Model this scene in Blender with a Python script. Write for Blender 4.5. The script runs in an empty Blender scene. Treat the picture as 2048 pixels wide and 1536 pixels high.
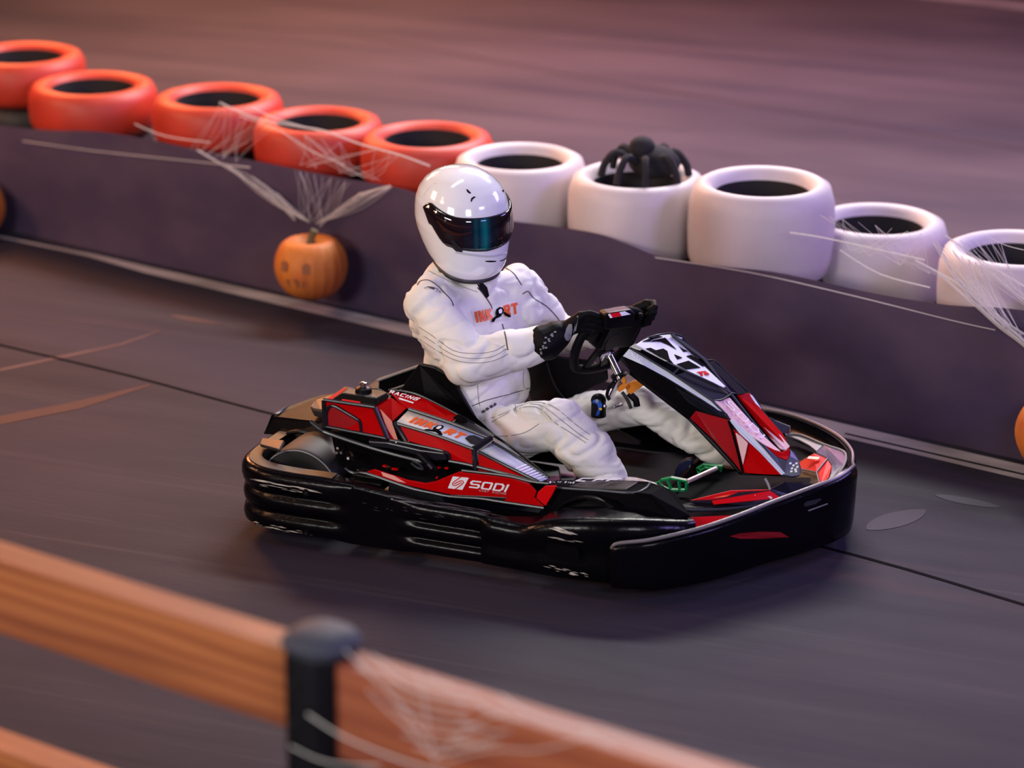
import bpy, bmesh, math, random
import numpy as np
from mathutils import Vector, Matrix, noise
from mathutils.bvhtree import BVHTree

S = bpy.context.scene
COL = S.collection
random.seed(7)

# ------------------------------------------------------------------ camera
FPX = 6000.0
PITCH = math.atan2(2088, FPX)
PSI = math.radians(22)
R_ = np.array([math.cos(PSI), math.sin(PSI), 0.0])
FH = np.array([-math.sin(PSI), math.cos(PSI), 0.0])
F_ = FH * math.cos(PITCH) - np.array([0, 0, 1.0]) * math.sin(PITCH)
U_ = np.cross(R_, F_)
_d = (1110 - 1024) / FPX * R_ - (990 - 768) / FPX * U_ + F_
_d /= np.linalg.norm(_d)
CAM = -_d * 10.25
cd = bpy.data.cameras.new('camera')
cd.sensor_width = 36
cd.lens = FPX * 36 / 2048
cd.clip_end = 200
cd.dof.use_dof = True
cd.dof.focus_distance = 9.8
cd.dof.aperture_fstop = 1.4
cam = bpy.data.objects.new('camera', cd)
COL.objects.link(cam)
cam.matrix_world = Matrix(((R_[0], U_[0], -F_[0], CAM[0]), (R_[1], U_[1], -F_[1], CAM[1]), (R_[2], U_[2], -F_[2], CAM[2]), (0, 0, 0, 1)))
S.camera = cam

# ------------------------------------------------------------------ world, lights, exposure
S.view_settings.view_transform = 'Standard'
S.view_settings.look = 'None'
S.view_settings.gamma = 1
S.view_settings.use_curve_mapping = False
S.view_settings.exposure = 0.0
w = bpy.data.worlds.new('hall')
S.world = w
w.use_nodes = True
w.node_tree.nodes['Background'].inputs[0].default_value = (0.50, 0.42, 0.52, 1)
w.node_tree.nodes['Background'].inputs[1].default_value = 0.07

def area(name, loc, target, size, power, color, size_y=None):
    l = bpy.data.lights.new(name, 'AREA')
    l.energy = power
    l.color = color
    l.shape = 'RECTANGLE' if size_y else 'SQUARE'
    l.size = size
    if size_y: l.size_y = size_y
    o = bpy.data.objects.new(name, l)
    COL.objects.link(o)
    o.location = loc
    o.rotation_euler = (Vector(target) - Vector(loc)).to_track_quat('-Z', 'Y').to_euler()
    return o
# hall ceiling strips, warm lamps left, violet right, plus added fills marked below
area('ceiling_lamp_or_fill', (-0.5, 4.7, 4.6), (0.0, 0.0, 0.3), 3.6, 460, (0.98, 0.97, 0.94), 0.5)
area('ceiling_lamp_or_fill', (-1.2, 0.2, 5.4), (-0.4, -0.2, 0.3), 2.6, 50, (0.98, 0.97, 0.93), 0.3)
area('ceiling_lamp_or_fill', (-2.6, -8.0, 3.3), (-0.2, -0.4, 0.7), 2.4, 300, (1.0, 0.96, 0.90), 1.0)  # unseen fill added on the camera side to light the suit
area('ceiling_lamp_or_fill', (4.2, -6.0, 3.4), (0.2, 0.0, 0.5), 1.6, 150, (0.92, 0.90, 1.0), 0.5)  # unseen fill added at camera right for the shadowed torso
area('warm_lamp_or_fill', (-5.2, 4.2, 3.4), (-2.8, 2.8, 0.2), 1.4, 230, (1.0, 0.36, 0.13))
area('warm_lamp_or_fill', (-5.6, -1.2, 3.2), (-2.9, 1.5, 0.3), 1.2, 130, (1.0, 0.50, 0.30))  # added warm fill for the left belt, floor and pumpkins
area('warm_lamp_or_fill', (-4.8, 8.0, 3.4), (-4.2, 6.5, 0.0), 1.6, 130, (1.0, 0.46, 0.16))
area('warm_lamp_or_fill', (-4.4, -3.8, 3.8), (-1.2, -3.3, 0.8), 1.0, 60, (1.0, 0.50, 0.24))
area('pink_lamp', (-1.2, 5.6, 3.4), (-1.0, 4.6, 0.0), 1.8, 120, (1.0, 0.34, 0.62))
area('violet_lamp_or_fill', (4.2, 3.8, 4.0), (1.8, 2.2, 0.0), 1.8, 150, (0.42, 0.32, 1.0))
area('violet_lamp_or_fill', (6.0, -1.8, 3.6), (2.0, 1.0, 0.2), 1.2, 150, (0.44, 0.32, 1.0))  # added violet fill for the right floor and belt front

# ------------------------------------------------------------------ pixel helpers (real depth is always given)
def ray(u, v):
    return (u - 1024) / FPX * R_ - (v - 768) / FPX * U_ + F_
def _pl(u, v, ax, val):
    d = ray(u, v)
    return Vector(CAM + d * ((val - CAM[ax]) / d[ax]))
def PX(u, v, x): return _pl(u, v, 0, x)
def PY(u, v, y): return _pl(u, v, 1, y)
def PZ(u, v, z): return _pl(u, v, 2, z)
TN = np.array([-0.23501868, -0.97199085, 0.0])      # horizontal normal of the barrier and of the rail, towards the camera
TD = Vector((0.97199085, -0.23501868, 0))
def PB(u, v, A, off=0.0):                            # point on the vertical plane through A along the track, off towards the camera
    d = ray(u, v)
    A = np.array(A)
    t = ((A + TN * off - CAM) @ TN) / (d @ TN)
    return Vector(CAM + d * t)

# ------------------------------------------------------------------ materials
MATS = {}
def mat(name, color, rough=0.5, metal=0.0, spec=0.5, coat=0.0, noise_amt=0.0, noise_scale=20.0, bump=0.0, bump_scale=200.0, alpha=1.0, color2=None, emit=None, stretch=(1, 1, 1), sheen=0.0):
    if name in MATS: return MATS[name]
    m = bpy.data.materials.new(name)
    m.use_nodes = True
    nt = m.node_tree
    b = nt.nodes['Principled BSDF']
    b.inputs['Base Color'].default_value = (*color, 1)
    b.inputs['Roughness'].default_value = rough
    b.inputs['Metallic'].default_value = metal
    b.inputs['Specular IOR Level'].default_value = spec
    b.inputs['Coat Weight'].default_value = coat
    b.inputs['Coat Roughness'].default_value = 0.06
    b.inputs['Sheen Weight'].default_value = sheen
    b.inputs['Alpha'].default_value = alpha
    if emit:
        b.inputs['Emission Color'].default_value = (*emit[0], 1)
        b.inputs['Emission Strength'].default_value = emit[1]
    tc = nt.nodes.new('ShaderNodeTexCoord')
    mp = nt.nodes.new('ShaderNodeMapping')
    mp.inputs['Scale'].default_value = stretch
    nt.links.new(tc.outputs['Object'], mp.inputs['Vector'])
    if noise_amt > 0 or color2:
        n = nt.nodes.new('ShaderNodeTexNoise')
        n.inputs['Scale'].default_value = noise_scale
        n.inputs['Detail'].default_value = 5
        nt.links.new(mp.outputs[0], n.inputs['Vector'])
        c2 = color2 or tuple(max(0, c * (1 - noise_amt)) for c in color)
        mx = nt.nodes.new('ShaderNodeMix'); mx.data_type = 'RGBA'
        mx.inputs[6].default_value = (*color, 1); mx.inputs[7].default_value = (*c2, 1)
        rp = nt.nodes.new('ShaderNodeMapRange')
        rp.inputs[1].default_value = 0.35; rp.inputs[2].default_value = 0.68
        nt.links.new(n.outputs['Fac'], rp.inputs[0])
        nt.links.new(rp.outputs[0], mx.inputs[0])
        nt.links.new(mx.outputs[2], b.inputs['Base Color'])
    if bump > 0:
        n2 = nt.nodes.new('ShaderNodeTexNoise')
        n2.inputs['Scale'].default_value = bump_scale
        n2.inputs['Detail'].default_value = 4
        nt.links.new(mp.outputs[0], n2.inputs['Vector'])
        bp = nt.nodes.new('ShaderNodeBump')
        bp.inputs['Strength'].default_value = bump
        bp.inputs['Distance'].default_value = 0.004
        nt.links.new(n2.outputs['Fac'], bp.inputs['Height'])
        nt.links.new(bp.outputs[0], b.inputs['Normal'])
    MATS[name] = m
    return m

M_BLACK = mat('black_moulded_plastic', (0.0028, 0.0024, 0.0036), 0.36, spec=0.16, noise_amt=0.4, noise_scale=9, bump=0.15, bump_scale=260)
M_BUMP = mat('black_bumper_plastic', (0.0024, 0.002, 0.0036), 0.22, spec=0.16, noise_amt=0.5, noise_scale=6, bump=0.22, bump_scale=60)
M_TUBE = mat('dark_grey_edge_plastic', (0.009, 0.009, 0.014), 0.30, spec=0.30)
M_GREYP = mat('grey_plastic', (0.024, 0.025, 0.036), 0.38, spec=.3)
M_TAUPE = mat('lit_black_top', (0.026, 0.022, 0.022), 0.40, spec=0.35)
M_TRAY = mat('matt_black_floor', (0.0024, 0.002, 0.003), 0.7, spec=0.03)
M_RED = mat('red_gloss', (0.47, 0.0, 0.0015), 0.42, spec=0.05, coat=0.0, noise_amt=0.12, noise_scale=5)
M_RED2 = mat('red_sticker', (0.62, 0.001, 0.003), 0.45, spec=0.12, coat=0.0)
M_WHITE = mat('white_print', (0.80, 0.80, 0.84), 0.35)
M_SILVER = mat('silver_sticker', (0.62, 0.67, 0.76), 0.5, metal=0.0, spec=.2, coat=0.0, noise_amt=0.1, noise_scale=8)
M_DKPRINT = mat('black_print', (0.0030, 0.0026, 0.0040), 0.7, spec=0.02)
M_ORANGE = mat('orange_print', (0.85, 0.16, 0.01), 0.4, color2=(0.75, 0.05, 0.005), noise_scale=14)
M_RUB = mat('tyre_rubber', (0.008, 0.007, 0.0075), 0.6, noise_amt=0.3, noise_scale=12)
M_CHROME = mat('chrome', (0.75, 0.73, 0.74), 0.14, metal=1.0)
M_STEEL = mat('dark_steel', (0.02, 0.02, 0.024), 0.4, metal=0.5)
M_GREEN = mat('green_painted_metal', (0.0, 0.22, 0.055), 0.38, coat=0.2)
M_OANOD = mat('orange_metal', (0.72, 0.22, 0.01), 0.35, coat=0.2)
M_BLUE = mat('blue_plastic', (0.005, 0.08, 0.50), 0.3)
M_NAVY = mat('dark_blue_plastic', (0.008, 0.010, 0.04), 0.35)
M_CLEAR = mat('smoky_clear_plastic', (0.16, 0.15, 0.20), 0.2, alpha=0.5, spec=.3)
M_SUIT = mat('cream_race_suit_cloth', (0.79, 0.765, 0.725), 0.85, noise_amt=0.10, noise_scale=10, bump=0.12, bump_scale=420, sheen=0.1, spec=0.2)
M_SEAM = mat('dark_grey_piping', (0.06, 0.05, 0.055), 0.7)
M_SEAML = mat('grey_stitching', (0.28, 0.24, 0.235), 0.8)
M_GLOVE = mat('black_glove_cloth', (0.0032, 0.0028, 0.0042), 0.6, spec=.12, bump=0.15, bump_scale=300, noise_amt=0.2)
M_GREYPR = mat('grey_print', (0.22, 0.22, 0.23), 0.5)
M_HELM = mat('white_gloss_helmet', (0.84, 0.83, 0.87), 0.14, coat=1.0, spec=0.5)
M_HTRIM = mat('black_rubber_trim', (0.010, 0.008, 0.011), 0.45)

# ------------------------------------------------------------------ mesh helpers
class MB:
    def __init__(s): s.v = []; s.f = []
    def add(s, vs, fs):
        k = len(s.v)
        s.v += [tuple(p) for p in vs]
        s.f += [tuple(i + k for i in f) for f in fs]
        return s
    def slab(s, pts, th=0.006, away=None):
        pts = [Vector(p) for p in pts]
        n = newell(pts)
        c = sum(pts, Vector()) / len(pts)
        ref = Vector(CAM) - c if away is None else Vector(away)
        if n.dot(ref) < 0: pts = pts[::-1]; n = -n
        N = len(pts)
        back = [p - n * th for p in pts]
        fs = [tuple(range(N)), tuple(range(2 * N - 1, N - 1, -1))]
        for i in range(N):
            j = (i + 1) % N
            fs.append((i, i + N, j + N, j))
        return s.add(pts + back, fs)
    def loft(s, rings, caps=True, closed=True):
        N = len(rings[0]); vs = []; fs = []
        for r in rings: vs += list(r)
        for a in range(len(rings) - 1):
            for i in range(N if closed else N - 1):
                j = (i + 1) % N
                fs.append((a * N + i, a * N + j, (a + 1) * N + j, (a + 1) * N + i))
        if caps and closed:
            fs.append(tuple(range(N - 1, -1, -1)))
            fs.append(tuple((len(rings) - 1) * N + i for i in range(N)))
        return s.add(vs, fs)
    def tube(s, pts, r, n=8, closed=False):
        pts = [Vector(p) for p in pts]
        rr = r if isinstance(r, (list, tuple)) else [r] * len(pts)
        rings = []; up = None
        L = len(pts)
        for i, p in enumerate(pts):
            if closed: t = pts[(i + 1) % L] - pts[i - 1]
            else: t = pts[min(i + 1, L - 1)] - pts[max(i - 1, 0)]
            if t.length < 1e-9: t = Vector((0, 0, 1))
            t.normalize()
            if up is None: up = Vector((0, 0, 1)) if abs(t.z) < 0.9 else Vector((1, 0, 0))
            a = (up - t * up.dot(t)).normalized(); b = t.cross(a); up = a
            rings.append([p + (a * math.cos(q) + b * math.sin(q)) * rr[i] for q in [2 * math.pi * k / n for k in range(n)]])
        if closed: rings.append(rings[0]); return s.loft(rings, caps=False)
        return s.loft(rings)
    def cyl(s, p0, p1, r0, r1=None, n=20):
        return s.tube([p0, p1], [r0, r0 if r1 is None else r1], n)
    def box(s, c, d, rz=0.0, M=None):
        x, y, z = [k / 2 for k in d]
        vs = [Vector((a * x, b * y, e * z)) for a in (-1, 1) for b in (-1, 1) for e in (-1, 1)]
        if M is None: M = Matrix.Rotation(rz, 3, 'Z')
        vs = [M @ q + Vector(c) for q in vs]
        return s.add(vs, [(0, 1, 3, 2), (4, 6, 7, 5), (0, 4, 5, 1), (2, 3, 7, 6), (0, 2, 6, 4), (1, 5, 7, 3)])
    def lathe(s, prof, c, axis='Z', n=40, closed=False):
        rings = []
        for r, h in prof:
            ring = []
            for k in range(n):
                a = 2 * math.pi * k / n
                q = (r * math.cos(a), r * math.sin(a), h)
                if axis == 'Y': q = (r * math.cos(a), h, r * math.sin(a))
                ring.append(Vector(q) + Vector(c))
            rings.append(ring)
        if closed: rings.append(rings[0])
        return s.loft(rings, caps=not closed)
    def ball(s, c, r, n=12, m=8, M=None):
        r = r if isinstance(r, (tuple, list)) else (r, r, r)
        rings = []
        for i in range(m + 1):
            th = math.pi * (i + 0.02) / (m + 0.04)
            ring = []
            for k in range(n):
                a = 2 * math.pi * k / n
                q = Vector((r[0] * math.sin(th) * math.cos(a), r[1] * math.sin(th) * math.sin(a), r[2] * math.cos(th)))
                if M is not None: q = M @ q
                ring.append(q + Vector(c))
            rings.append(ring)
        return s.loft(rings)
    def build(s, name, m, parent=None, bevel=0.0, smooth=True, ang=35, seg=2, sub=0):
        me = bpy.data.meshes.new(name)
        me.from_pydata(s.v, [], s.f)
        bm = bmesh.new(); bm.from_mesh(me)
        bmesh.ops.remove_doubles(bm, verts=bm.verts, dist=1e-6)
        bmesh.ops.recalc_face_normals(bm, faces=bm.faces)
        bm.to_mesh(me); bm.free()
        if smooth:
            me.shade_smooth(); me.set_sharp_from_angle(angle=math.radians(ang))
        me.materials.append(m)
        o = bpy.data.objects.new(name, me)
        COL.objects.link(o)
        if parent is not None: o.parent = parent
        if bevel > 0:
            b = o.modifiers.new('bevel', 'BEVEL'); b.width = bevel; b.segments = seg; b.limit_method = 'ANGLE'; b.angle_limit = math.radians(30)
            b.harden_normals = False
        if sub: 
            q = o.modifiers.new('sub', 'SUBSURF'); q.levels = sub; q.render_levels = sub
        return o

def newell(pts):
    n = Vector()
    for i in range(len(pts)):
        a = pts[i]; b = pts[(i + 1) % len(pts)]
        n += Vector(((a.y - b.y) * (a.z + b.z), (a.z - b.z) * (a.x + b.x), (a.x - b.x) * (a.y + b.y)))
    return n.normalized()

def cr(pts, k=6, closed=False):
    pts = [Vector(p) for p in pts]; out = []
    L = len(pts)
    rng = range(L) if closed else range(L - 1)
    for i in rng:
        if closed: a, b, c, d = pts[i - 1], pts[i], pts[(i + 1) % L], pts[(i + 2) % L]
        else: a, b, c, d = pts[max(i - 1, 0)], pts[i], pts[i + 1], pts[min(i + 2, L - 1)]
        for j in range(k):
            t = j / k
            out.append(0.5 * ((2 * b) + (c - a) * t + (2 * a - 5 * b + 4 * c - d) * t * t + (3 * b - a - 3 * c + d) * t ** 3))
    if not closed: out.append(pts[-1])
    return out

def empty(name, loc=(0, 0, 0), rz=0.0):
    o = bpy.data.objects.new(name, None)
    COL.objects.link(o)
    o.location = loc; o.rotation_euler = (0, 0, rz)
    o.empty_display_size = 0.1
    return o
def tag(o, label=None, cat=None, group=None, kind=None):
    if label: o['label'] = label
    if cat: o['category'] = cat
    if group: o['group'] = group
    if kind: o['kind'] = kind
    return o
def panel(name, pts, m, parent, th=0.006, bevel=0.0015, label=None, away=None):
    o = MB().slab(pts, th, away).build(name, m, parent, bevel=bevel, smooth=False)
    if label: o['label'] = label
    return o

def blobs(name, caps, voxel, m, parent, smooth_it=6, disp=None, extra=None):
    """union of tapered capsules -> one continuous skin"""
    mb = MB()
    for c in caps:
        pts = [Vector(c[0]), Vector(c[2])]; r0, r1 = c[1], c[3]
        ax = pts[1] - pts[0]; L = ax.length
        if L < 1e-6: mb.ball(c[0], r0, 16, 10); continue
        t = ax / L
        prof = []
        for i in range(7):
            a = math.pi / 2 * i / 6
            prof.append((pts[0] - t * r0 * math.cos(a), max(r0 * math.sin(a), 1e-4)))
        for i in range(7):
            a = math.pi / 2 * i / 6
            prof.append((pts[1] + t * r1 * math.sin(a), max(r1 * math.cos(a), 1e-4)))
        mb.tube([p[0] for p in prof], [p[1] for p in prof], 16)
    if extra: extra(mb)
    o = mb.build('tmp', m, None, smooth=False)
    rm = o.modifiers.new('r', 'REMESH'); rm.mode = 'VOXEL'; rm.voxel_size = voxel
    sm = o.modifiers.new('s', 'SMOOTH'); sm.iterations = smooth_it; sm.factor = 0.6
    dg = bpy.context.evaluated_depsgraph_get()
    me = bpy.data.meshes.new_from_object(o.evaluated_get(dg))
    bpy.data.objects.remove(o)
    me.name = name
    if disp:
        nor = [v.normal.copy() for v in me.vertices]
        for v, n in zip(me.vertices, nor):
            v.co = v.co + n * disp(v.co, n)
    me.update()
    me.shade_smooth()
    if not me.materials: me.materials.append(m)
    ob = bpy.data.objects.new(name, me)
    COL.objects.link(ob)
    if parent is not None: ob.parent = parent
    return ob

def bvh(*objs):
    V = []; Fc = []
    dg = bpy.context.evaluated_depsgraph_get()
    for o in objs:
        e = o.evaluated_get(dg); me = e.to_mesh()
        k = len(V)
        V += [tuple(o.matrix_world @ v.co) for v in me.vertices]
        Fc += [tuple(i + k for i in p.vertices) for p in me.polygons]
        e.to_mesh_clear()
    return BVHTree.FromPolygons(V, Fc)
def hit(tree, u, v, off=0.0015):
    d = Vector(ray(u, v)).normalized()
    loc, n, i, t = tree.ray_cast(Vector(CAM), d)
    if loc is None: return None
    if n.dot(d) > 0: n = -n
    return loc + n * off

# stroke lettering: every letter is a list of polylines in a 0..1 box
LET = {
 'I': [[(.5, 0), (.5, 1)]], 'N': [[(0.05, 0), (0.05, 1), (.95, 0), (.95, 1)]], 'K': [[(.05, 0), (.05, 1)], [(.95, 1), (.1, .45)], [(.35, .62), (.95, 0)]],
 'A': [[(0, 0), (.5, 1), (1, 0)], [(.2, .33), (.8, .33)]], 'R': [[(.05, 0), (.05, 1), (.8, 1), (.95, .85), (.95, .62), (.8, .48), (.05, .48)], [(.5, .48), (.95, 0)]],
 'T': [[(0, 1), (1, 1)], [(.5, 1), (.5, 0)]], 'S': [[(1, 1), (.12, 1), (0, .85), (0, .62), (.12, .5), (.88, .5), (1, .38), (1, .13), (.88, 0), (0, 0)]],
 'O': [[(.1, 0), (0, .1), (0, .9), (.1, 1), (.9, 1), (1, .9), (1, .1), (.9, 0), (.1, 0)]], 'D': [[(.02, 0), (.02, 1), (.75, 1), (1, .75), (1, .25), (.75, 0), (.02, 0)]],
 'i': [[(.5, 0), (.5, .68)], [(.5, .88), (.5, 1)]], 'C': [[(1, 1), (.1, 1), (0, .9), (0, .1), (.1, 0), (1, 0)]], 'G': [[(1, 1), (.1, 1), (0, .9), (0, .1), (.1, 0), (1, 0), (1, .5), (.5, .5)]],
 'E': [[(1, 1), (0, 1), (0, 0), (1, 0)], [(0, .5), (.8, .5)]], 'F': [[(1, 1), (0, 1), (0, 0)], [(0, .5), (.8, .5)]], 'P': [[(0, 0), (0, 1), (1, 1), (1, .45), (0, .45)]],
 '2': [[(0, 1), (1, 1), (1, .5), (0, .5), (0, 0), (1, 0)]], '4': [[(.8, 0), (.8, 1), (0, .35), (1, .35)]], 'U': [[(0, 1), (0, 0), (1, 0), (1, 1)]], 'M': [[(0, 0), (0, 1), (.5, .4), (1, 1), (1, 0)]],
}
def strokes(text, sw=0.13, gap=0.28, wi=0.30):
    """flat quads in a 0..1 x 0..1 box"""
    ws = [wi if ch in 'Ii' else 1.0 for ch in text]
    tot = sum(ws) + gap * (len(text) - 1)
    x0 = 0; quads = []
    for ch, wd in zip(text, ws):
        if ch in LET:
            for pl in LET[ch]:
                pl = [((x0 + sw * .5 + px * max(wd - sw, 0.01)), py) for px, py in pl]
                for (ax, ay), (bx, by) in zip(pl[:-1], pl[1:]):
                    dx, dy = bx - ax, by - ay; L = math.hypot(dx, dy)
                    if L < 1e-6: continue
                    nx, ny = -dy / L * sw / 2, dx / L * sw / 2
                    ex, ey = dx / L * sw * .45, dy / L * sw * .45
                    quads.append([(ax - ex + nx, ay - ey + ny), (ax - ex - nx, ay - ey - ny), (bx + ex - nx, by + ey - ny), (bx + ex + nx, by + ey + ny)])
        x0 += wd + gap
    return [[(x / tot, y * (1 - sw) + sw / 2) for x, y in q] for q in quads]
def bil(q, s, t):
    """q = bl, br, tr, tl"""
    a = [Vector(p) for p in q]
    return (a[0] * (1 - s) + a[1] * s) * (1 - t) + (a[3] * (1 - s) + a[2] * s) * t
def letter(name, text, quad, m, parent, sw=0.13, gap=0.28, th=0.0012, lift=0.0008, wi=0.30, label=None):
    n = newell([Vector(p) for p in quad])
    c = sum([Vector(p) for p in quad], Vector()) / 4
    if n.dot(Vector(CAM) - c) < 0: n = -n
    mb = MB()
    for k, q in enumerate(strokes(text, sw, gap, wi)):
        pts = [bil(quad, s, t) + n * (lift + th + k * 0.00002) for s, t in q]
        mb.slab(pts, th, n)
    o = mb.build(name, m, parent, smooth=False)
    if label: o['label'] = label
    return o
def decal_px(name, polys, tree, m, parent, off=0.0015, sub=3):
    """polygons in pixels thrown on a real surface"""
    mb = MB()
    for poly in polys:
        pts = []
        L = len(poly)
        for i in range(L):
            a = poly[i]; b = poly[(i + 1) % L]
            for j in range(sub):
                t = j / sub
                h = hit(tree, a[0] + (b[0] - a[0]) * t, a[1] + (b[1] - a[1]) * t, off)
                if h is not None: pts.append(h)
        if len(pts) < 3: continue
        cx = sum(p[0] for p in poly) / L; cy = sum(p[1] for p in poly) / L
        c = hit(tree, cx, cy, off)
        if c is None or not tri_inside(poly, cx, cy):
            mb.add(pts, [tuple(range(len(pts)))]); continue
        mb.add(pts + [c], [(i, (i + 1) % len(pts), len(pts)) for i in range(len(pts))])
    return mb.build(name, m, parent, smooth=True, ang=60)
def tri_inside(poly, x, y):
    ins = False
    for i in range(len(poly)):
        a = poly[i]; b = poly[i - 1]
        if (a[1] > y) != (b[1] > y) and x < (b[0] - a[0]) * (y - a[1]) / (b[1] - a[1] + 1e-9) + a[0]: ins = not ins
    return ins
def seam_px(name, lines, tree, m, parent, r=0.0014, k=5, off=0.0006):
    out = []
    for ln in lines:
        c = cr([Vector((a, b, 0)) for a, b in ln], k)
        seg = []
        segs = []
        for p in c:
            h = hit(tree, p.x, p.y, off)
            if h is None or (seg and (h - seg[-1]).length > 0.06):
                if len(seg) > 1: segs.append(seg)
                seg = [] if h is None else [h]
                continue
            seg.append(h)
        if len(seg) > 1: segs.append(seg)
        for g in segs:
            out.append(MB().tube(g, r, 6).build(name, m, parent))
    return out

# ------------------------------------------------------------------ setting: floor, joints, painted lines
def floor_mat():
    m = bpy.data.materials.new('worn_track_floor'); m.use_nodes = True
    nt = m.node_tree; b = nt.nodes['Principled BSDF']
    tc = nt.nodes.new('ShaderNodeTexCoord')
    def nz(scale, stretch, detail=5, rough=.6, rot=-0.237):
        mp = nt.nodes.new('ShaderNodeMapping'); mp.inputs['Scale'].default_value = stretch; mp.inputs['Rotation'].default_value = (0, 0, -rot)
        n = nt.nodes.new('ShaderNodeTexNoise'); n.inputs['Scale'].default_value = scale; n.inputs['Detail'].default_value = detail; n.inputs['Roughness'].default_value = rough
        nt.links.new(tc.outputs['Object'], mp.inputs[0]); nt.links.new(mp.outputs[0], n.inputs['Vector'])
        return n.outputs['Fac']
    def rng(f, a, c):
        r = nt.nodes.new('ShaderNodeMapRange'); r.inputs[1].default_value = a; r.inputs[2].default_value = c
        nt.links.new(f, r.inputs[0]); return r.outputs[0]
    def mix(fac, a, c):
        x = nt.nodes.new('ShaderNodeMix'); x.data_type = 'RGBA'
        nt.links.new(fac, x.inputs[0])
        for k, q in ((6, a), (7, c)):
            if isinstance(q, tuple): x.inputs[k].default_value = (*q, 1)
            else: nt.links.new(q, x.inputs[k])
        return x.outputs[2]
    c = mix(rng(nz(0.55, (0.5, 1.3, 1)), .36, .66), (0.0195, 0.0168, 0.0275), (0.035, 0.029, 0.042))
    c = mix(rng(nz(0.9, (0.35, 1.6, 1), 3), .55, .72), c, (0.013, 0.012, 0.019))
    c = mix(rng(nz(1.1, (0.22, 1.1, 1), 4, .6, .5), .60, .72), c, (0.060, 0.034, 0.042))
    c = mix(rng(nz(2.2, (0.10, 5.0, 1), 6, .7), .56, .70), c, (0.046, 0.039, 0.048))
    c = mix(rng(nz(2.6, (0.08, 6.0, 1), 6, .7, -0.30), .60, .72), c, (0.015, 0.0135, 0.019))
    # beyond the barrier the floor colour is lighter; on the track it is darker
    c2 = mix(rng(nz(0.35, (0.5, 1.2, 1), 4), .38, .64), (0.055, 0.045, 0.060), (0.125, 0.098, 0.115))
    c2 = mix(rng(nz(1.4, (0.12, 2.4, 1), 5), .52, .70), c2, (0.050, 0.042, 0.062))
    sx = nt.nodes.new('ShaderNodeVectorMath'); sx.operation = 'DOT_PRODUCT'; sx.inputs[1].default_value = (0.235, 0.972, 0)
    nt.links.new(tc.outputs['Object'], sx.inputs[0])
    c = mix(rng(sx.outputs['Value'], 1.50, 1.62), c, c2)
    nt.links.new(c, b.inputs['Base Color'])
    rr = nt.nodes.new('ShaderNodeMapRange'); rr.inputs[3].default_value = .62; rr.inputs[4].default_value = .80
    nt.links.new(nz(3, (0.3, 2, 1)), rr.inputs[0]); nt.links.new(rr.outputs[0], b.inputs['Roughness'])
    b.inputs['Specular IOR Level'].default_value = .14
    bp = nt.nodes.new('ShaderNodeBump'); bp.inputs['Strength'].default_value = .12; bp.inputs['Distance'].default_value = .01
    nt.links.new(nz(30, (0.5, 1.5, 1)), bp.inputs['Height']); nt.links.new(bp.outputs[0], b.inputs['Normal'])
    return m
mb = MB(); mb.add([(-16, -14, 0), (16, -14, 0), (16, 22, 0), (-16, 22, 0), (-16, -14, -.1), (16, -14, -.1), (16, 22, -.1), (-16, 22, -.1)], [(0, 1, 2, 3), (7, 6, 5, 4), (0, 4, 5, 1), (1, 5, 6, 2), (2, 6, 7, 3), (3, 7, 4, 0)])
fl = mb.build('floor', floor_mat(), smooth=False)
tag(fl, 'dark worn indoor track floor with violet and brown patches', 'floor', kind='structure')

def floor_strip(name, pts, w, m, label, z=0.0015, h=0.0015):
    mb = MB(); L = []; Rr = []
    ws = w if isinstance(w, list) else [w] * len(pts)
    for i, p in enumerate(pts):
        t = (pts[min(i + 1, len(pts) - 1)] - pts[max(i - 1, 0)]).normalized(); n = Vector((-t.y, t.x, 0))
        L.append(Vector((p.x, p.y, z)) + n * ws[i] / 2); Rr.append(Vector((p.x, p.y, z)) - n * ws[i] / 2)
    top = L + Rr[::-1]
    vs = top + [p - Vector((0, 0, z)) for p in top]
    N = len(pts); fs = []
    for i in range(N - 1):
        a, b2, c, d = i, i + 1, 2 * N - 2 - i, 2 * N - 1 - i
        fs.append((a, b2, c, d)[::-1])
    for i in range(2 * N):
        j = (i + 1) % (2 * N); fs.append((i, j, j + 2 * N, i + 2 * N))
    mb.add(vs, fs)
    o = mb.build(name, m, smooth=False)
    return tag(o, label, 'floor marking', kind='structure')
M_JOINT = mat('dark_joint_filler', (0.004, 0.003, 0.005), 0.8, spec=.03)
M_PAINT = mat('worn_white_paint', (0.44, 0.38, 0.39), 0.7, spec=.12, noise_amt=0.45, noise_scale=2.5, stretch=(1, 3, 1))
M_PAINT2 = mat('faded_pink_paint', (0.085, 0.050, 0.055), 0.6, spec=.12, noise_amt=0.4, noise_scale=6)
P = [PZ(-1300, 385, 0), PZ(-420, 590, 0), PZ(0, 690, 0), PZ(260, 752, 0), PZ(520, 822, 0), PZ(900, 917, 0), PZ(1300, 1012, 0), PZ(1715, 1112, 0), PZ(2048, 1210, 0), PZ(2350, 1302, 0), PZ(3000, 1490, 0)]
floor_strip('trim_1', cr(P, 4), 0.017, M_JOINT, 'thin dark joint crossing the floor under the kart')
P = [PZ(-300, -5, 0), PZ(700, 66, 0) + Vector((0, -.02, 0)), PZ(1150, 152, 0), PZ(2048, 300, 0), PZ(2500, 372, 0)]
P = [P[0] + (P[0] - P[1]).normalized() * 2.5] + P + [P[-1] + (P[-1] - P[-2]).normalized() * 3]
floor_strip('trim_2', P, 0.02, mat('dark_red_joint', (0.03, 0.016, 0.022), .7), 'thin dark joint on the floor behind the tyres')
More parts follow.
